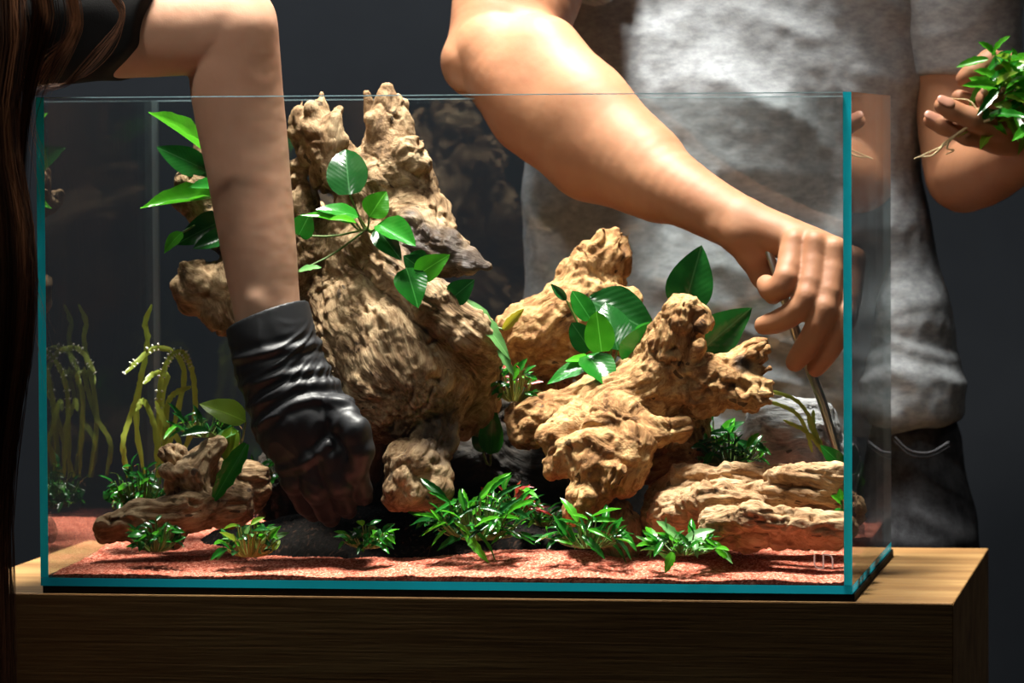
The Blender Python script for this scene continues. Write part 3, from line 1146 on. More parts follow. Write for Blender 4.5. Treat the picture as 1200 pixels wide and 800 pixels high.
# torso, legs and head (coarse; under the clothes or above the picture)
s = SDF((0.15, 0.35, 0.0), (0.95, 0.95, 1.95), 0.006)
for x in (0.40, 0.51):
    s.wchain([(x, .62, 1.40, .07), (x, .62, 1.0, .065), (x, .62, .80, .07), (x, .62, .45, .055), (x, .63, .10, .045)], .03)
    s.wchain([(x, .63, .06, .045), (x, .50, .035, .035)], .02)
s.wchain([(0.34, .60, 1.44, .07), (0.66, .61, 1.44, .07)], .04)
head(s, Hd, (-.1, -1, -.55), (-.03, -.45, 1))
core = s.mesh(2)
V, Q = join([armR, armL, core])
mesh_obj('body', V, Q, M['skin_m'], man)
# nails on the visible finger tips of the open hand
for k_, (p, q, r) in enumerate((((1099, 141, .3985), (1089, 136, .3975), 6.5), ((1113, 122, .3835), (1104, 118, .3835), 6.5), ((1166, 108, .3805), (1156, 108, .3805), 7.5))):
    a, b = C(*p), C(*q)
    s = SDF(np.minimum(a, b) - .008, np.maximum(a, b) + .008, .0006)
    s.cap(a + np.array([0, -.004, .001]), b + np.array([0, -.004, .001]), r * S(.4), r * S(.4) * .9, .001, sq=((.2, -.85, .4), .35))
    P_, Q_ = s.mesh(1)
    mesh_obj('fingernail', P_, Q_, M['nail'], man)
# hair cap
s = SDF(Hd - .16, Hd + .16, .004)
s.cap(Hd + np.array([0, .01, .035]), Hd + np.array([0, .04, .02]), .098, .095, .01)
s.cap(Hd + np.array([-.01, -.085, -.05]), Hd + np.array([-.005, -.06, -.02]), .07, .07, .02, sub=True)
P_, Q_ = s.mesh(1)
P_ = P_ + normals(P_, Q_) * (0.006 * fbm(P_ * np.array([90, 30, 60]), 3))[:, None]
mesh_obj('hair', P_, Q_, M['hair_m'], man, attrs={'tone': np.clip(.5 + fbm(P_ * 80, 2), 0, 1)})

# shirt
lo, hi = bounds([(590, -190, .50, 0), (1150, 560, .72, 0)], .05)
s = SDF(lo, hi, 0.0035)
YT = .615
s.chain([(770, -190, YT, 80), (765, -60, YT, 112), (752, 100, YT, 118), (742, 250, YT, 116), (735, 400, YT, 116), (735, 560, YT, 118)], .03)
s.chain([(960, -190, YT, 80), (985, -60, YT, 105), (965, 100, YT, 106), (955, 200, YT, 106), (972, 300, YT, 108), (996, 400, YT, 110), (1006, 480, YT, 106), (996, 560, YT, 106)], .03)
s.chain([(860, -150, YT - .02, 100), (862, 150, YT - .02, 115), (865, 350, YT - .02, 118), (868, 560, YT - .02, 118)], .05)
s.chain([(1030, 440, YT - .03, 60), (1052, 470, YT - .02, 55)], .03)
s.clip(C(900, 516, .52), (0.10, 0, -1))
P, Q = s.mesh(3)
N = normals(P, Q)
px = toPx(P)
fr = np.clip(-N[:, 1] + .2, 0, 1)
q = np.stack([P[:, 0] * 13 + 2.2 * P[:, 2], P[:, 1] * 5, P[:, 2] * 4.5], 1)
d = 0.007 * (1 - 2 * np.abs(pn(q + .7))) + 0.0028 * (1 - 2 * np.abs(pn(q * 2.1 + 3)))
low = np.clip((px[:, 1] - 340) / 110, 0, 1)
q2 = np.stack([P[:, 0] * 7, P[:, 1] * 6, P[:, 2] * 38 + P[:, 0] * 13], 1)
d = d * (1 - .5 * low) + low * 0.0065 * (1 - 2.0 * np.abs(pn(q2 + 1.3)))
qd = np.stack([P[:, 0] * 10 + P[:, 2] * 14, P[:, 1] * 5, P[:, 2] * 6 - P[:, 0] * 6], 1)
d = d + 0.0042 * (1 - 2 * np.abs(pn(qd + 8.1)))
d = d + 0.0012 * pn(P * 90)
P = P + N * (d * (.35 + .65 * fr))[:, None]
P = relax(relax(P, Q), Q)
P[:, 1] = np.maximum(P[:, 1], .462)
shirt = mesh_obj('t_shirt', P, Q, M['shirt'], man)


def sleeve(chain, cpt, cn, amp=0.004):
    lo, hi = bounds(chain, .09)
    s = SDF(lo, hi, 0.003)
    s.chain(chain, .02)
    s.clip(C(*cpt), cn)
    P, Q = s.mesh(2)
    N = normals(P, Q)
    P = P + N * (amp * (1 - 2 * np.abs(pn(P * np.array([14, 8, 16]) + 2))))[:, None]
    mesh_obj('sleeve', P, Q, M['shirt'], shirt)


sleeve([(1010, -175, .605, 92), (1105, -160, .60, 92), (1120, -40, .60, 76), (1132, 110, .60, 58)], (1130, 82, .55), (0.02, -.1, -1))
sleeve([(735, -180, .60, 92), (655, -155, .575, 100), (640, -90, .53, 96), (625, 0, .45, 90)], (640, -28, .50), (-.35, -.45, -1))

# jeans
s = SDF((0.22, .43, .03), (0.82, .85, TZ + .16), 0.005)
s.wchain([(0.405, .63, TZ + .10, .085), (0.405, .63, TZ - .10, .088), (.405, .63, .45, .072), (.405, .63, .07, .065)], .02)
pr = C(1022, 560, .60)
s.wchain([(pr[0] - .01, .62, TZ + .11, .072), (pr[0], .61, TZ - .02, .082), (pr[0], .62, TZ - .15, .085), (pr[0] - .01, .63, .45, .072), (pr[0] - .01, .63, .07, .065)], .02)
s.wchain([(0.42, .63, TZ + .10, .085), (pr[0] - .03, .63, TZ + .10, .08)], .03)
s.clip((0, 0, TZ + .135), (0, 0, 1))
P, Q = s.mesh(2)
N = normals(P, Q)
P = P + N * (0.006 * (1 - 2 * np.abs(pn(np.stack([P[:, 0] * 9, P[:, 1] * 9, P[:, 2] * 22 + P[:, 0] * 8], 1)))))[:, None]
P[:, 1] = np.maximum(P[:, 1], .452)
jeans = mesh_obj('jeans', P, Q, M['denim'], man)
pk = spline([(1048, 512), (1066, 528), (1090, 530), (1112, 518)], 12)
for dy in (0, 5):
    P3 = np.array([C(a, b + dy, .60 - math.sqrt(max(.0, .0066 - ((a - 1022) * .00072) ** 2)) - .004) for a, b in pk])
    Vt, Ft = tubes([(P3, .0011)], 5)
    mesh_obj('pocket_seam', Vt, Ft, M['denim'], jeans)
for fx in (.395, pr[0]):
    s = SDF((fx - .07, .40, 0), (fx + .07, .75, .12), .004)
    s.wchain([(fx, .66, .045, .045), (fx, .56, .045, .046), (fx, .47, .035, .038)], .02)
    s.clip((0, 0, .002), (0, 0, -1))
    P_, Q_ = s.mesh(1)
    mesh_obj('shoe', P_, Q_, M['black'], man)

# tweezers in the man's hand
tz_ = thing('tweezers', C(986, 548, .235), 'long steel tweezers held in the bare hand inside the tank', 'tweezers')
for dx, rr in ((0, 4.6), (3.0, 4.2)):
    P3 = np.array([C(897 + dx * .2, 280, .232), C(899 + dx * .4, 290, .231), C(935 + dx, 400, .233), C(962 + dx, 470, .235), C(980 + dx * .7, 528, .235), C(986, 548, .235)])
    Vt, Ft = tubes([(P3, np.array([.4, rr, rr, rr, rr * .8, .6]) * S(.23))], 10)
    mesh_obj('blade', Vt, Ft, M['steel'], tz_)

# ---- woman at the left
wom = thing('person', (-0.42, -0.05, 0), 'person with long brown hair and one black glove leaning over the tank', 'person')
up_ = [(-120, 0, -.04, 76), (60, 28, .04, 64), (190, 33, .085, 58), (262, 28, .10, 56), (272, 34, .10, 55)]
fo_ = [(272, 34, .10, 55), (278, 110, .105, 55), (291, 200, .105, 50), (303, 290, .10, 45), (311, 350, .098, 41), (320, 420, .095, 38)]
lo, hi = bounds(up_[1:] + fo_, .06)
s = SDF(lo, hi, .0017)
s.schain(up_)
s.schain(fo_)
s.chain([(300, 352, .075, 6), (302, 360, .075, 6)], .01)
aw = s.mesh(6)
aw = (skin_detail(*aw), aw[1])
Wd = C(-190, -230, -.13)
s = SDF((-.75, -.30, 0), (.02, .28, 1.75), .006)
sh = C(-120, 0, -.04)
s.wchain([(*sh, .048), (-.28, -.02, sh[2] + .02, .05), (-.38, .03, sh[2] - .02, .05)], .03)
s.wchain([(-.25, -.03, sh[2] - .02, .085), (-.34, -.03, 1.12, .09), (-.42, -.02, .92, .10)], .04)
for yy in (-.11, .08):
    s.wchain([(-.43, yy * .8, .88, .085), (-.44, yy, .46, .055), (-.45, yy, .08, .04)], .02)
    s.wchain([(-.45, yy, .05, .04), (-.33, yy, .035, .032)], .02)
s.wchain([(-.38, .05, sh[2] - .04, .045), (-.46, .12, 1.12, .04), (-.38, .16, .96, .035)], .02)
s.wchain([(-.25, -.04, sh[2] + .02, .05), (*(Wd - np.array([.03, 0, .06])), .05)], .02)
head(s, Wd, (.85, .2, -.6), (.5, .1, .8), .092)
cw = s.mesh(2)
V, Q = join([aw, cw])
mesh_obj('body', V, Q, M['skin_w'], wom)
# glove
gl = [(306, 330, .098, 46), (312, 362, .098, 46.5), (320, 398, .096, 46.5), (328, 430, .093, 48), (352, 488, .086, 54), (366, 520, .082, 50)]
lo, hi = bounds(gl + [(450, 610, .1, 0), (320, 600, .06, 0)], .05)
s = SDF(lo, hi, .0013)
for p_, q_ in zip(gl[:-1], gl[1:]):
    s.cap(C(*p_[:3]), C(*q_[:3]), p_[3] * S(.09), q_[3] * S(.09), .012, sq=((0, 1, 0), 1.02 if p_[1] < 400 else (.92 if p_[1] < 440 else .75)))
for ch in ([(338, 522, .075, 19), (345, 560, .080, 17.5), (360, 590, .098, 14), (368, 600, .108, 12)],
           [(362, 535, .068, 19), (370, 572, .072, 16.5), (382, 598, .09, 13), (388, 606, .10, 12)],
           [(388, 532, .066, 19), (398, 566, .068, 16), (404, 590, .085, 13), (408, 598, .096, 11)],
           [(404, 515, .070, 18), (416, 548, .066, 15), (424, 574, .08, 12), (426, 582, .09, 11)],
           [(396, 480, .070, 20), (417, 506, .056, 17), (424, 528, .055, 15), (422, 544, .06, 12)]):
    s.chain(ch, .003)
    s.chain([(ch[1][0], ch[1][1] - 5, ch[1][2] - .003, ch[1][3] * .85), (ch[1][0] + 1, ch[1][1] + 3, ch[1][2] - .003, ch[1][3] * .8)], .004)
s.clip(C(312, 366, .08), (-35, 12, 89))
P, Q = s.mesh(1)
N = normals(P, Q)
px = toPx(P)
ax = C(352, 488, .086) - C(312, 362, .098)
ax /= np.linalg.norm(ax)
sd = np.cross(ax, (0, 1, 0))
al, ac = (P - C(312, 362, .098)) @ ax, (P - C(312, 362, .098)) @ sd
q = np.stack([al * 52 + 5 * pn(P * 14), ac * 10 + al * 9, P[:, 1] * 12], 1)
wr = 1 - 2.6 * np.abs(pn(q))
wr2 = 1 - 2.4 * np.abs(pn(q * 2.1 + 5))
msk = np.clip((px[:, 1] - 372) / 22, 0, 1) * np.clip((560 - px[:, 1]) / 50, .25, 1)
d = msk * (0.0011 * wr + 0.0005 * wr2)
for pl, amp, sg in (([(278, 420), (318, 412), (372, 402)], .0028, 5), ([(285, 452), (330, 440), (390, 430)], .0026, 5), ([(292, 478), (345, 452), (398, 448)], .0026, 5),
                    ([(300, 500), (352, 470), (412, 470)], .0028, 5), ([(310, 552), (350, 546), (385, 520)], .003, 6), ([(385, 520), (400, 490), (415, 480)], .0022, 5)):
    L = spline(pl, 30)
    dist = np.sqrt(((px[:, None, :] - L[None]) ** 2).sum(-1)).min(1)
    d = d + .55 * amp * (np.exp(-(dist / sg) ** 2) - .6 * np.exp(-((dist - 9) / sg) ** 2))
P = P + N * d[:, None]
mesh_obj('glove', P, Q, M['glove'], wom)
# black top with a short sleeve
lo, hi = bounds([(-140, -30, -.06, 0), (150, 60, .05, 0)], .09)
s = SDF(lo, hi, .003)
s.chain([(-150, -10, -.05, 92), (0, 20, .02, 84), (150, 22, .07, 75)], .02)
c1 = C(132, 50, .0)
s.clip(C(146, 20, .0), (70, -8, -14))
s.clip(C(112, 66, -.01), (70, -14, -78))
P, Q = s.mesh(2)
N = normals(P, Q)
sl_ = (P + N * (.003 * pn(P * 25))[:, None], Q)
s = SDF((-.62, -.30, .78), (-.08, .26, 1.45), .006)
s.wchain([(*sh, .062), (-.28, -.02, sh[2] + .02, .062), (-.38, .03, sh[2] - .02, .06)], .03)
s.wchain([(-.25, -.03, sh[2] - .02, .098), (-.34, -.03, 1.12, .104), (-.42, -.02, .92, .116)], .04)
P_, Q_ = s.mesh(2)
V, Q = join([sl_, (P_, Q_)])
mesh_obj('black_top', V, Q, M['black'], wom)
s = SDF((-.62, -.25, .04), (-.25, .22, 1.0), .006)
for yy in (-.11, .08):
    s.wchain([(-.43, yy * .8, .90, .10), (-.44, yy, .46, .072), (-.45, yy, .08, .06)], .02)
P_, Q_ = s.mesh(2)
mesh_obj('trousers', P_, Q_, M['black'], wom)
# hair: cap plus strands
rs = np.random.RandomState(21)
strands, tone = [], []


def strand(ctrl, n, r0, tn, r1=.3):
    pts = spline(np.array([C(*c) for c in ctrl]), n)
    strands.append((pts, np.linspace(r0, r0 * r1, n)))
    tone.append(np.full(n, tn))


prof = lambda y: np.interp(y, [0, 100, 140, 180, 220, 260, 316, 400, 480, 560, 640, 700, 800, 900], [30, 26, 16, 17, 28, 38, 42, 38, 24, 13, 11, 15, 17, 15])
for i in range(1500):
    u = rs.uniform(0, 1) ** .8
    Yb = rs.uniform(-.17, -.08)
    lft = -95
    yend = rs.choice([rs.uniform(420, 650), rs.uniform(760, 930)], p=[.3, .7])
    ys = np.concatenate([[-240, -120], np.linspace(0, yend, 7)])
    wob = rs.normal(0, 2.0, len(ys)).cumsum() * .5
    xs = lft + (prof(np.clip(ys, 0, 900)) - lft) * u + wob
    xs[0], xs[1] = -150 + 60 * (u - .3), -85 + 90 * (u - .3)
    tn = np.clip(.25 + .5 * rs.uniform() + .35 * math.sin(u * 37), 0, 1)
    strand([(a, b, Yb) for a, b in zip(xs, ys)], 18, rs.uniform(.00032, .0006), tn)
for i in range(34):
    j = rs.normal(0, 3.2, 2)
    k_ = rs.uniform(.86, 1.04)
    strand([(30 + j[0], -60, -.10), (100 + j[0], -28 + j[1], -.09), (100 + 40 * k_, 4 + j[1], -.085), (100 + 44 * k_, 28 + j[1], -.085), (126 * k_ + j[0], 62 + j[1], -.085),
            (100 * k_ + j[0], 88 + j[1] * .6, -.085), (74 + j[0], 100 + j[1] * .5, -.085), (48 + 2 * j[0], 104 + j[1], -.09)], 26, rs.uniform(.00018, .0004), rs.uniform(.1, .75))
for i in range(60):
    j = rs.normal(0, 4, 2)
    strand([(60 + j[0], -70, -.12), (82 + j[0], -10 + j[1], -.11), (88 + j[0], 28, -.105), (78 + j[0] * 1.3, 52, -.1), (60 + j[0] * 2, 76 + j[1], -.1), (40 + j[0] * 2, 112, -.1)], 16, rs.uniform(.0002, .0005), rs.uniform(.15, .8))
for i in range(90):
    j = rs.normal(0, 7, 2)
    strand([(20 + j[0], -80, -.13), (50 + j[0], 0, -.12), (48 + j[0], 40, -.115), (36 + j[0] * .8, 90 + j[1], -.11), (28 + j[0] * .5, 150, -.11), (22 + j[0] * .5, 240, -.11)], 16, rs.uniform(.0003, .0006), rs.uniform(0, .6))
for i in range(14):
    y_ = rs.uniform(150, 420)
    strand([(20, y_ - 120, -.1), (38, y_ - 40, -.1), (46 + rs.uniform(0, 8), y_, -.1), (50 + rs.uniform(-8, 22), y_ + 40, -.1)], 10, .00014, .7)
Vt, Ft = tubes(strands, 3)
tn_ = np.concatenate([np.tile(t_, 3) for t_ in tone])
s = SDF(Wd - .2, Wd + .2, .005)
s.cap(Wd + np.array([-.02, -.005, .03]), Wd + np.array([-.035, -.01, -.0]), .098, .098, .02)
s.cap(Wd + np.array([.0, -.03, -.02]), Wd + np.array([.05, -.03, -.09]), .07, .05, .03)
s.cap(Wd + np.array([.10, .025, -.06]), Wd + np.array([.07, .02, -.02]), .062, .062, .02, sub=True)
P_, Q_ = s.mesh(1)
P_ = P_ + normals(P_, Q_) * (.003 * fbm(P_ * np.array([120, 120, 22]), 3))[:, None]
V, Q = join([(Vt, Ft), (P_, Q_)])
hr = mesh_obj('hair', V, Q, M['hair'], wom, attrs={'tone': np.concatenate([tn_, np.full(len(P_), .3)])})
hr['kind'] = 'stuff'
#PART3
# ---------------------------------------------------------------- plants
def leaf_mesh(name, wf, curl, fold, wave, nx=11, nv=3, mesh_wave=0.0):
    V, Fc = [], []
    vs = np.linspace(-1, 1, 2 * nv - 1)
    for i in range(nx):
        x = i / (nx - 1)
        for v in vs:
            wv = 1 + (0.10 * math.sin(x * 34) if mesh_wave and abs(v) > .9 else 0)
            y = v * wf(x) * wv
            z = fold * abs(v) * wf(x) - curl * x * x + wave * math.sin(x * 19 + (1.5 if v > 0 else 0)) * abs(v) ** 2
            V.append((x, y, z))
    m = len(vs)
    for i in range(nx - 1):
        for j in range(m - 1):
            a = i * m + j
            Fc.append((a, a + m, a + m + 1, a + 1))
    me = bpy.data.meshes.new(name)
    me.from_pydata(V, [], Fc)
    me.polygons.foreach_set('use_smooth', np.ones(len(me.polygons), bool))
    me.materials.append(M['leaf'])
    return me


ov = lambda x: max(.02, math.sin(math.pi * min(1, x) ** .72)) ** .85 if x < 1 else .0
rd = lambda x: max(.05, math.sin(math.pi * (0.06 + .94 * x) ** .8)) ** .6 if x < 1 else .0
ln = lambda x: max(.06, math.sin(math.pi * min(1, x * .93 + .06))) ** .75 * (1 - .25 * x) if x < 1 else .0
LEAF = {'ovate': [leaf_mesh('ovate_leaf', ov, c, f, w_) for c, f, w_ in ((.16, .10, .012), (.05, .16, .016), (.28, .06, .010))],
        'round': [leaf_mesh('round_leaf', rd, c, f, w_) for c, f, w_ in ((.10, .05, .012), (.20, .10, .010))],
        'lance': [leaf_mesh('lance_leaf', ln, c, f, w_, mesh_wave=1) for c, f, w_ in ((.22, .08, .012), (.40, .05, .015), (.10, .10, .012))]}


def inside(q):
    """keep a point clear of the panes"""
    return np.array([min(max(q[0], .014), TW - .014), min(max(q[1], .013), TD - .014), q[2]])


def put_leaf(pl, b, t, wd, face, kind='ovate', mat='leaf', var=None, name='leaf'):
    """leaf from point b to point t (world), width wd metres, upper side towards face"""
    b, t = np.array(b, float), np.array(t, float)
    d = t - b
    L = np.linalg.norm(d)
    d /= L
    n = np.array(face, float)
    n = n - d * (n @ d)
    n /= np.linalg.norm(n) + 1e-9
    sd = np.cross(n, d)
    vs = LEAF[kind]
    src = vs[var % len(vs)] if var is not None else random.choice(vs)
    o = bpy.data.objects.new(name, src)
    COL.objects.link(o)
    o.parent = pl
    lo = b - np.array(pl.location)
    R_ = np.stack([d, sd, n], 1)
    o.matrix_local = Matrix.LocRotScale(Vector(lo), Matrix(R_.tolist()).to_quaternion(), Vector((L, wd / 2, L)))
    o.material_slots[0].link = 'OBJECT'
    o.material_slots[0].material = M[mat]
    return o


def stems(pl, polys, mat='stem', name='stem', sides=5):
    Vt, Ft = tubes(polys, sides)
    return mesh_obj(name, Vt, Ft, M[mat], pl)


def broad(name, base, label, leaves, cat='plant', group=None, kind='ovate'):
    """leaves: (bx,by,bY, tx,ty,tY, width px, face, material[, kind])"""
    B = C(*base)
    pl = thing(name, B, label, cat, group)
    st = []
    for L in leaves:
        b, t = inside(C(*L[0:3])), inside(C(*L[3:6]))
        put_leaf(pl, b, t, L[6] * S(L[2]), L[7], L[9] if len(L) > 9 else kind, L[8])
        mid = (b + B) / 2 + np.array([0, 0, -.003])
        st.append((spline(np.array([B, mid, b]), 6), .0009))
    stems(pl, st)
    return pl


FR, UPF, UP = (0.1, -1, .15), (0.05, -.62, .8), (0, -.3, 1)
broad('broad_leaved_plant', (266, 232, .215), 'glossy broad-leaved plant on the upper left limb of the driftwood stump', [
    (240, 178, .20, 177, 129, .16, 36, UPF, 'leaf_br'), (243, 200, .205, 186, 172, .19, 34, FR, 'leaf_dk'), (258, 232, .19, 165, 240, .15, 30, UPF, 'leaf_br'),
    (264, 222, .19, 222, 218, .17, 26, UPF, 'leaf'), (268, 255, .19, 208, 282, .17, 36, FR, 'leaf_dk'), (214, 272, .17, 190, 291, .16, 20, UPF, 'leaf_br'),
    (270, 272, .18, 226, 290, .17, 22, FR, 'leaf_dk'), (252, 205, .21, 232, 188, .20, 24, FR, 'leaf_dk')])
broad('broad_leaved_plant', (430, 268, .15), 'round-leaved glossy plant rooted in the fork of the driftwood stump', [
    (410, 228, .135, 403, 170, .15, 50, FR, 'leaf_dk', 'round'), (420, 254, .13, 376, 236, .115, 27, UPF, 'leaf'), (412, 262, .125, 358, 241, .11, 15, UPF, 'leaf_br'),
    (418, 262, .12, 388, 252, .10, 16, UPF, 'leaf_br'), (433, 254, .125, 452, 224, .125, 34, FR, 'leaf_br'), (444, 263, .115, 487, 286, .09, 36, (.1, -.75, .65), 'leaf'),
    (442, 268, .12, 470, 304, .10, 30, FR, 'leaf_dk'), (350, 276, .15, 362, 252, .14, 30, FR, 'leaf', 'round'), (350, 318, .13, 374, 309, .125, 13, UPF, 'leaf_pale', 'lance')])
broad('broad_leaved_plant', (494, 318, .12), 'small glossy plant hanging below the pointed horn of the driftwood stump', [
    (476, 314, .10, 489, 352, .08, 40, (.1, -.8, .55), 'leaf'), (487, 324, .10, 521, 300, .09, 31, FR, 'leaf_br'), (492, 314, .11, 474, 300, .105, 24, FR, 'leaf_dk'),
    (500, 305, .11, 480, 296, .11, 18, FR, 'leaf_dk'), (527, 352, .12, 551, 330, .11, 30, FR, 'leaf_dk'), (522, 352, .125, 508, 332, .12, 26, FR, 'leaf_dk')])
broad('crinkled_plant', (540, 360, .14), 'pale crinkled long-leaved plant beside the tan driftwood limb', [
    (538, 350, .13, 598, 396, .105, 25, (.3, -.75, .6), 'leaf_pale', 'lance'), (590, 386, .13, 613, 362, .12, 13, FR, 'leaf_yel', 'lance'),
    (582, 400, .13, 602, 440, .12, 12, FR, 'leaf_pale', 'lance'), (560, 390, .14, 575, 420, .13, 12, FR, 'leaf', 'lance')])
broad('broad_leaved_plant', (712, 440, .205), 'large many-leaved glossy plant between the tan limb and the gnarled branch', [
    (698, 426, .15, 642, 437, .13, 28, UPF, 'leaf'), (688, 416, .15, 718, 448, .12, 42, (.1, -.6, .8), 'leaf'), (700, 424, .16, 668, 414, .14, 18, UPF, 'leaf_br'),
    (705, 412, .15, 699, 366, .14, 36, FR, 'leaf_br', 'round'), (724, 410, .17, 708, 350, .18, 46, FR, 'leaf_dk'), (690, 352, .215, 770, 388, .20, 62, (.1, -.9, .4), 'leaf_dk'),
    (722, 362, .215, 690, 346, .215, 38, FR, 'leaf_dk'), (734, 427, .16, 764, 380, .14, 38, (.2, -.9, .3), 'leaf'), (740, 400, .17, 768, 376, .16, 26, UPF, 'leaf'),
    (692, 374, .17, 671, 340, .17, 26, (.3, -.9, .2), 'leaf', 'round'), (692, 410, .165, 670, 378, .16, 30, FR, 'leaf_dk', 'round'), (664, 352, .2, 645, 332, .2, 11, FR, 'leaf_dk')])
broad('broad_leaved_plant', (815, 430, .24), 'plant with two large dark pointed leaves rising behind the upright stub', [
    (800, 368, .23, 822, 287, .23, 56, FR, 'leaf_dk'), (818, 414, .23, 880, 361, .21, 52, FR, 'leaf_dk'), (800, 420, .24, 790, 380, .24, 30, FR, 'leaf_dk')])
broad('broad_leaved_plant', (574, 545, .21), 'single wet dark leaf in the gap between stump and gnarled branch', [
    (575, 532, .20, 577, 478, .18, 30, FR, 'leaf'), (566, 530, .21, 556, 500, .2, 18, FR, 'leaf_dk')])
broad('broad_leaved_plant', (282, 520, .15), 'plant with a lime leaf and a long dark drooping leaf beside the black glove', [
    (288, 494, .11, 236, 469, .10, 36, (0, -.75, .65), 'leaf_lime'), (289, 520, .105, 247, 590, .09, 27, FR, 'leaf', 'lance'), (272, 500, .13, 266, 548, .12, 24, FR, 'leaf_lime'),
    (246, 506, .12, 210, 510, .11, 16, UPF, 'leaf_dk'), (280, 505, .13, 240, 520, .12, 15, UPF, 'leaf_pale')])
broad('broad_leaved_plant', (992, 560, .19), 'small plant tucked between the pale slab and the side pane', [
    (990, 548, .185, 963, 522, .18, 20, FR, 'leaf'), (995, 552, .2, 1002, 520, .2, 18, FR, 'leaf_dk'), (992, 560, .19, 1010, 548, .22, 16, UPF, 'leaf_dk'), (990, 556, .2, 978, 532, .2, 14, FR, 'leaf_dk')])
broad('tiny_plant', (988, 600, .072), 'tiny bright-leaved sprig at the end of the pale slab', [
    (988, 590, .07, 974, 580, .065, 13, UPF, 'leaf_br'), (989, 586, .07, 984, 572, .068, 10, FR, 'leaf_br'), (988, 596, .07, 978, 602, .062, 10, UPF, 'leaf')])


def clump(name, base, wpx, hpx, n, lpx, asp, mats, label, kind='lance', seed=0, lean=0.0, group=None, stm='stem', droop=.5):
    rs = random.Random(seed)
    B = C(*base)
    sc = S(base[2])
    pl = thing(name, B, label, 'plant', group)
    st = []
    for i in range(int(n * 1.7)):
        a = rs.uniform(0, 2 * math.pi)
        rr = math.sqrt(rs.random())
        ex = rr * wpx * sc * .5 * math.cos(a) * .72 + lean * sc * wpx * .3
        ey = rr * wpx * sc * .5 * math.sin(a) * .45
        ez = (0.12 + .8 * rs.random() ** 1.1 * (1 - .5 * rr)) * hpx * sc
        b = B + np.array([ex, ey, ez * .78])
        az = a + rs.gauss(0, .9)
        el = rs.uniform(-.6, 1.0)
        L = (lpx[0] * .8 + (lpx[1] - lpx[0] * .8) * rs.random() ** 1.5) * sc
        d = np.array([math.cos(az) * math.cos(el), math.sin(az) * math.cos(el) * .7 - .15, math.sin(el)])
        t = b + d / np.linalg.norm(d) * L
        t[2] = max(t[2], TZ + .012)
        b, t = inside(b), inside(t)
        put_leaf(pl, b, t, L * asp * rs.uniform(.8, 1.2), (rs.gauss(0, .35), -.55 + rs.gauss(0, .3), .8), kind, rs.choice(mats))
        st.append((spline(np.array([B + np.array([ex * .3, ey * .3, 0]), B + np.array([ex * .7, ey * .7, ez * .3]), b]), 5), .0006))
    stems(pl, st, stm, sides=4)
    return pl


G4 = ['leaf', 'leaf', 'leaf_br', 'leaf_dk', 'leaf_dk']
DK = ['leaf', 'leaf_dk', 'leaf_dk', 'leaf_dk', 'leaf_br']
clump('ruffled_plant', (182, 646, .045), 78, 62, 40, (11, 22), .5, G4, 'low ruffled green plant in front of the flat driftwood foot', 'ovate', 1)
clump('ruffled_plant', (292, 652, .05), 88, 70, 44, (12, 26), .45, ['leaf', 'leaf_br', 'leaf_pale', 'leaf_dk', 'leaf_lime'], 'low tangle of green plant with olive stems on the sand below the glove', 'ovate', 2, stm='stem_y')
clump('ruffled_plant', (430, 642, .06), 78, 44, 32, (13, 25), .42, G4, 'small plant on dark soil under the lowest chunk of the stump', 'ovate', 3)
clump('strap_leaved_plant', (560, 632, .07), 150, 92, 66, (24, 50), .24, ['leaf', 'leaf', 'leaf_br', 'leaf_dk', 'leaf_dk'], 'large tuft of narrow shiny strap leaves in the middle of the sand', 'lance', 4)
clump('strap_leaved_plant', (600, 606, .11), 90, 62, 30, (22, 42), .26, ['leaf', 'leaf_dk', 'leaf_br', 'leaf_red'], 'strap-leaved tuft with a few red stems behind the large tuft', 'lance', 14)
clump('strap_leaved_plant', (690, 642, .05), 108, 60, 32, (20, 42), .28, G4, 'spreading green tuft at the foot of the gnarled branch', 'lance', 5)
clump('strap_leaved_plant', (802, 650, .035), 112, 42, 34, (20, 38), .34, ['leaf_br', 'leaf', 'leaf_pale'], 'bright green low tuft on the sand in front of the pale slab', 'lance', 6)
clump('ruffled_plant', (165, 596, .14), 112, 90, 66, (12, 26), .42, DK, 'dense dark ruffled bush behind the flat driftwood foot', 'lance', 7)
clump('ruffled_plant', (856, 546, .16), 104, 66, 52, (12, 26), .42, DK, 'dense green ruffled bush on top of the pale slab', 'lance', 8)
clump('ruffled_plant', (836, 520, .19), 60, 40, 14, (24, 40), .45, ['leaf', 'leaf_dk', 'leaf_br'], 'broad-leaved tuft in the hollow beneath the arm of the gnarled branch', 'ovate', 18, stm='stem_y')
clump('ruffled_plant', (602, 470, .17), 62, 78, 30, (12, 24), .42, ['leaf', 'leaf_dk', 'leaf_br', 'leaf', 'leaf_red'], 'thin-stemmed plant with red new leaves between stump and tan limb', 'lance', 9, stm='stem_y')
clump('ruffled_plant', (240, 512, .16), 96, 50, 34, (16, 34), .3, DK, 'dark toothed fern plant behind the lime leaf', 'lance', 10)
clump('ruffled_plant', (1004, 590, .24), 34, 66, 22, (14, 26), .4, DK, 'dark leafy plant against the side pane behind the pale slab', 'ovate', 12)
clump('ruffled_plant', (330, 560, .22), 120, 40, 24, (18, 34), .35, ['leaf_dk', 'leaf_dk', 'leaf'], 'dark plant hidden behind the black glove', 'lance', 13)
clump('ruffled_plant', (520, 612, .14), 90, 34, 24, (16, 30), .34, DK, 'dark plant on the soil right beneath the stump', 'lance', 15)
clump('ruffled_plant', (640, 616, .13), 70, 30, 20, (16, 30), .34, DK, 'dark plant on the soil under the left end of the gnarled branch', 'lance', 16)


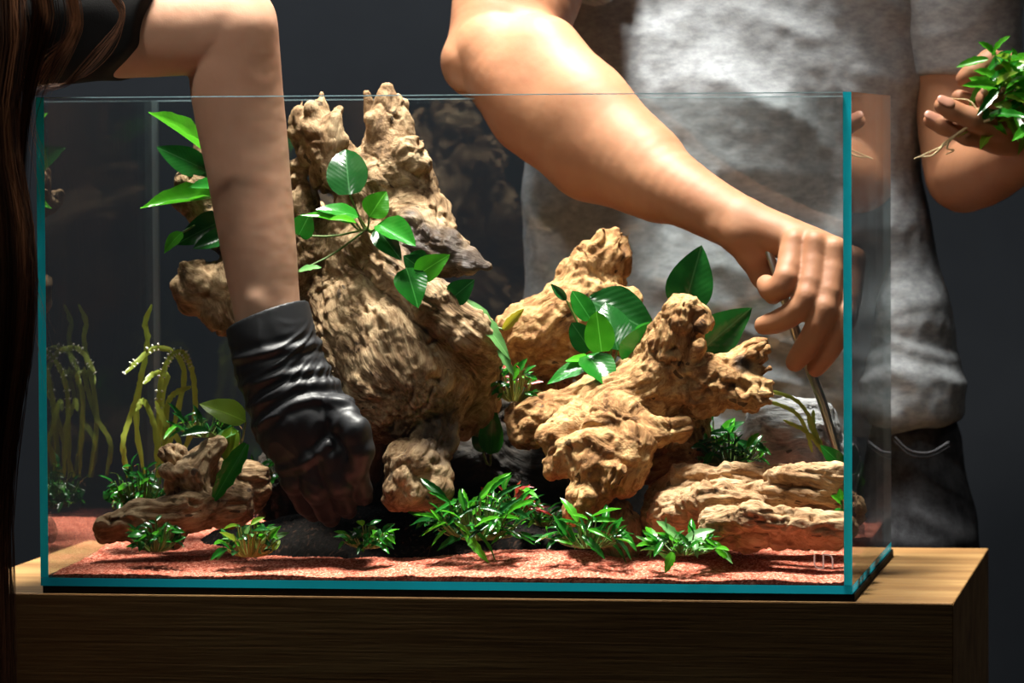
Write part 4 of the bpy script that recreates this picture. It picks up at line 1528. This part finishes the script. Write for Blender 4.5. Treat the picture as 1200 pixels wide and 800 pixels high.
# arching stems with tiny bubbles at the back left
def fronds(name, base, polys, label, wpx, bubbles, mat):
    pl = thing(name, C(*base), label, 'plant')
    rs = random.Random(31)
    for pi, (pts, bub) in enumerate(polys):
        P3 = spline(np.array([C(*p) for p in pts]), 26)
        n = len(P3)
        T = np.gradient(P3, axis=0)
        T /= np.linalg.norm(T, axis=1)[:, None]
        B = np.cross(T, (0.15, -1, .1))
        B /= np.linalg.norm(B, axis=1)[:, None]
        w_ = wpx * S(base[2]) * .5 * np.minimum(1, np.linspace(0.5, 5, n)) * np.minimum(1, np.linspace(7, .35, n))
        V, Fc = [], []
        for i in range(n):
            ru = .0009 * math.sin(i * 2.1)
            V += [P3[i] - B[i] * w_[i] * (1 + .18 * math.sin(i * 2.6)) + np.array([0, ru, 0]), P3[i] + np.array([0, -.0007, .0004]), P3[i] + B[i] * w_[i] * (1 + .18 * math.cos(i * 2.6)) - np.array([0, ru, 0])]
        for i in range(n - 1):
            a = 3 * i
            Fc += [(a, a + 1, a + 4, a + 3), (a + 1, a + 2, a + 5, a + 4)]
        fo = mesh_obj('frond', np.array(V), Fc, M[mat], pl)
        if bub:
            bv, bf = [], []
            for i in range(int(n * bub), n, 1):
                if rs.random() < .25:
                    continue
                for sg in (-1, 1):
                    c = P3[i] + B[i] * sg * w_[i] * 1.0 + np.array([0, -.0012, .0006])
                    r = rs.uniform(.0007, .0013)
                    ux = B[i] * sg * r * 1.3
                    k0 = len(bv)
                    bv += [c - ux, c + ux, c + np.array([0, r, 0]), c - np.array([0, r, 0]), c + T[i] * r, c - T[i] * r]
                    bf += [(k0 + a, k0 + b, k0 + d) for a, b, d in ((0, 2, 4), (2, 1, 4), (1, 3, 4), (3, 0, 4), (2, 0, 5), (1, 2, 5), (3, 1, 5), (0, 3, 5))]
            bo = mesh_obj('air_bubbles', np.array(bv), bf, M['bubble'], None)
            bo.location -= pl.location
            bo.location -= fo.location
            bo.parent = fo
            bo['kind'] = 'stuff'
    return pl


fy = .21
fronds('arching_fern', (190, 560, fy), [
    ([(170, 560, fy), (160, 500, fy), (163, 455, fy), (170, 420, fy), (173, 395, fy), (170, 378, fy), (178, 357, fy)], 0),
    ([(188, 560, fy), (206, 490, fy), (216, 440, fy), (205, 414, fy), (182, 408, fy), (160, 424, fy - .01), (146, 438, fy - .02)], .45),
    ([(186, 560, fy - .01), (186, 500, fy - .01), (188, 450, fy - .01), (200, 418, fy - .015), (214, 413, fy - .02), (224, 430, fy - .02)], .3),
    ([(200, 560, fy), (226, 500, fy), (228, 455, fy), (222, 425, fy), (212, 415, fy)], 0),
    ([(190, 560, fy - .02), (194, 500, fy - .02), (197, 472, fy - .02), (206, 460, fy - .02), (224, 453, fy - .03)], 0),
    ([(185, 560, fy - .02), (182, 505, fy - .02), (172, 475, fy - .02), (166, 470, fy - .025), (160, 482, fy - .03)], 0),
    ([(150, 560, fy), (144, 520, fy), (152, 490, fy - .01), (163, 455, fy - .01), (166, 430, fy - .01)], 0),
    ([(196, 560, fy + .02), (190, 470, fy + .02), (196, 440, fy + .02), (180, 438, fy + .02), (168, 450, fy + .01)], 0),
    ([(200, 560, fy - .01), (210, 520, fy - .01), (196, 500, fy - .02), (182, 470, fy - .03)], 0)],
    'tall olive fern with arching fronds edged with tiny air bubbles', 6.5, 1, 'frond')
fronds('wispy_plant', (986, 560, .22), [
    ([(975, 548, .22), (958, 512, .22), (946, 484, .21), (928, 466, .20), (890, 455, .19)], 0),
    ([(952, 530, .22), (944, 502, .21), (930, 482, .20), (896, 468, .19)], 0),
    ([(984, 556, .22), (962, 526, .22), (945, 506, .21), (918, 492, .2)], 0),
    ([(962, 526, .22), (954, 502, .22), (953, 480, .22)], 0), ([(962, 522, .22), (950, 500, .22), (947, 486, .22)], 0)],
    'wispy olive stems arching over the grey rock', 4.5, 0, 'frond')

# bunch of plants in the man's other hand
hp = thing('plant_bunch', C(1170, 130, .40), 'bunch of bright green plantlets with pale roots held in the open hand', 'plant')
rs = random.Random(77)
for i in range(120):
    bx, by, bY = rs.uniform(1154, 1230), rs.uniform(66, 144), rs.uniform(.372, .425)
    a = rs.uniform(-2.6, 2.6)
    L = rs.uniform(28, 52)
    tx, ty = bx + L * math.sin(a) * .85, by - L * math.cos(a) * .75 + 8
    ty = min(ty, 166)
    put_leaf(hp, C(bx, by, bY), C(tx, ty, bY - rs.uniform(0, .03)), L * rs.uniform(.26, .42) * S(.4), (rs.gauss(0, .4), -.7, .6), 'lance', rs.choice(['leaf_br', 'leaf_br', 'leaf', 'leaf_br', 'leaf_lime']))
rp = []
for pl_ in ([(1160, 140), (1128, 152), (1110, 168), (1094, 176), (1071, 186)], [(1130, 152), (1108, 166), (1098, 178)], [(1112, 164), (1110, 174), (1118, 176), (1108, 181)],
            [(1172, 120), (1148, 130), (1136, 118), (1112, 115)], [(1104, 172), (1092, 182), (1076, 184)]):
    rp.append((spline(np.array([C(a, b, .388) for a, b in pl_]), 14), np.linspace(.0011, .0004, 14)))
stems(hp, rp, 'root', 'root')
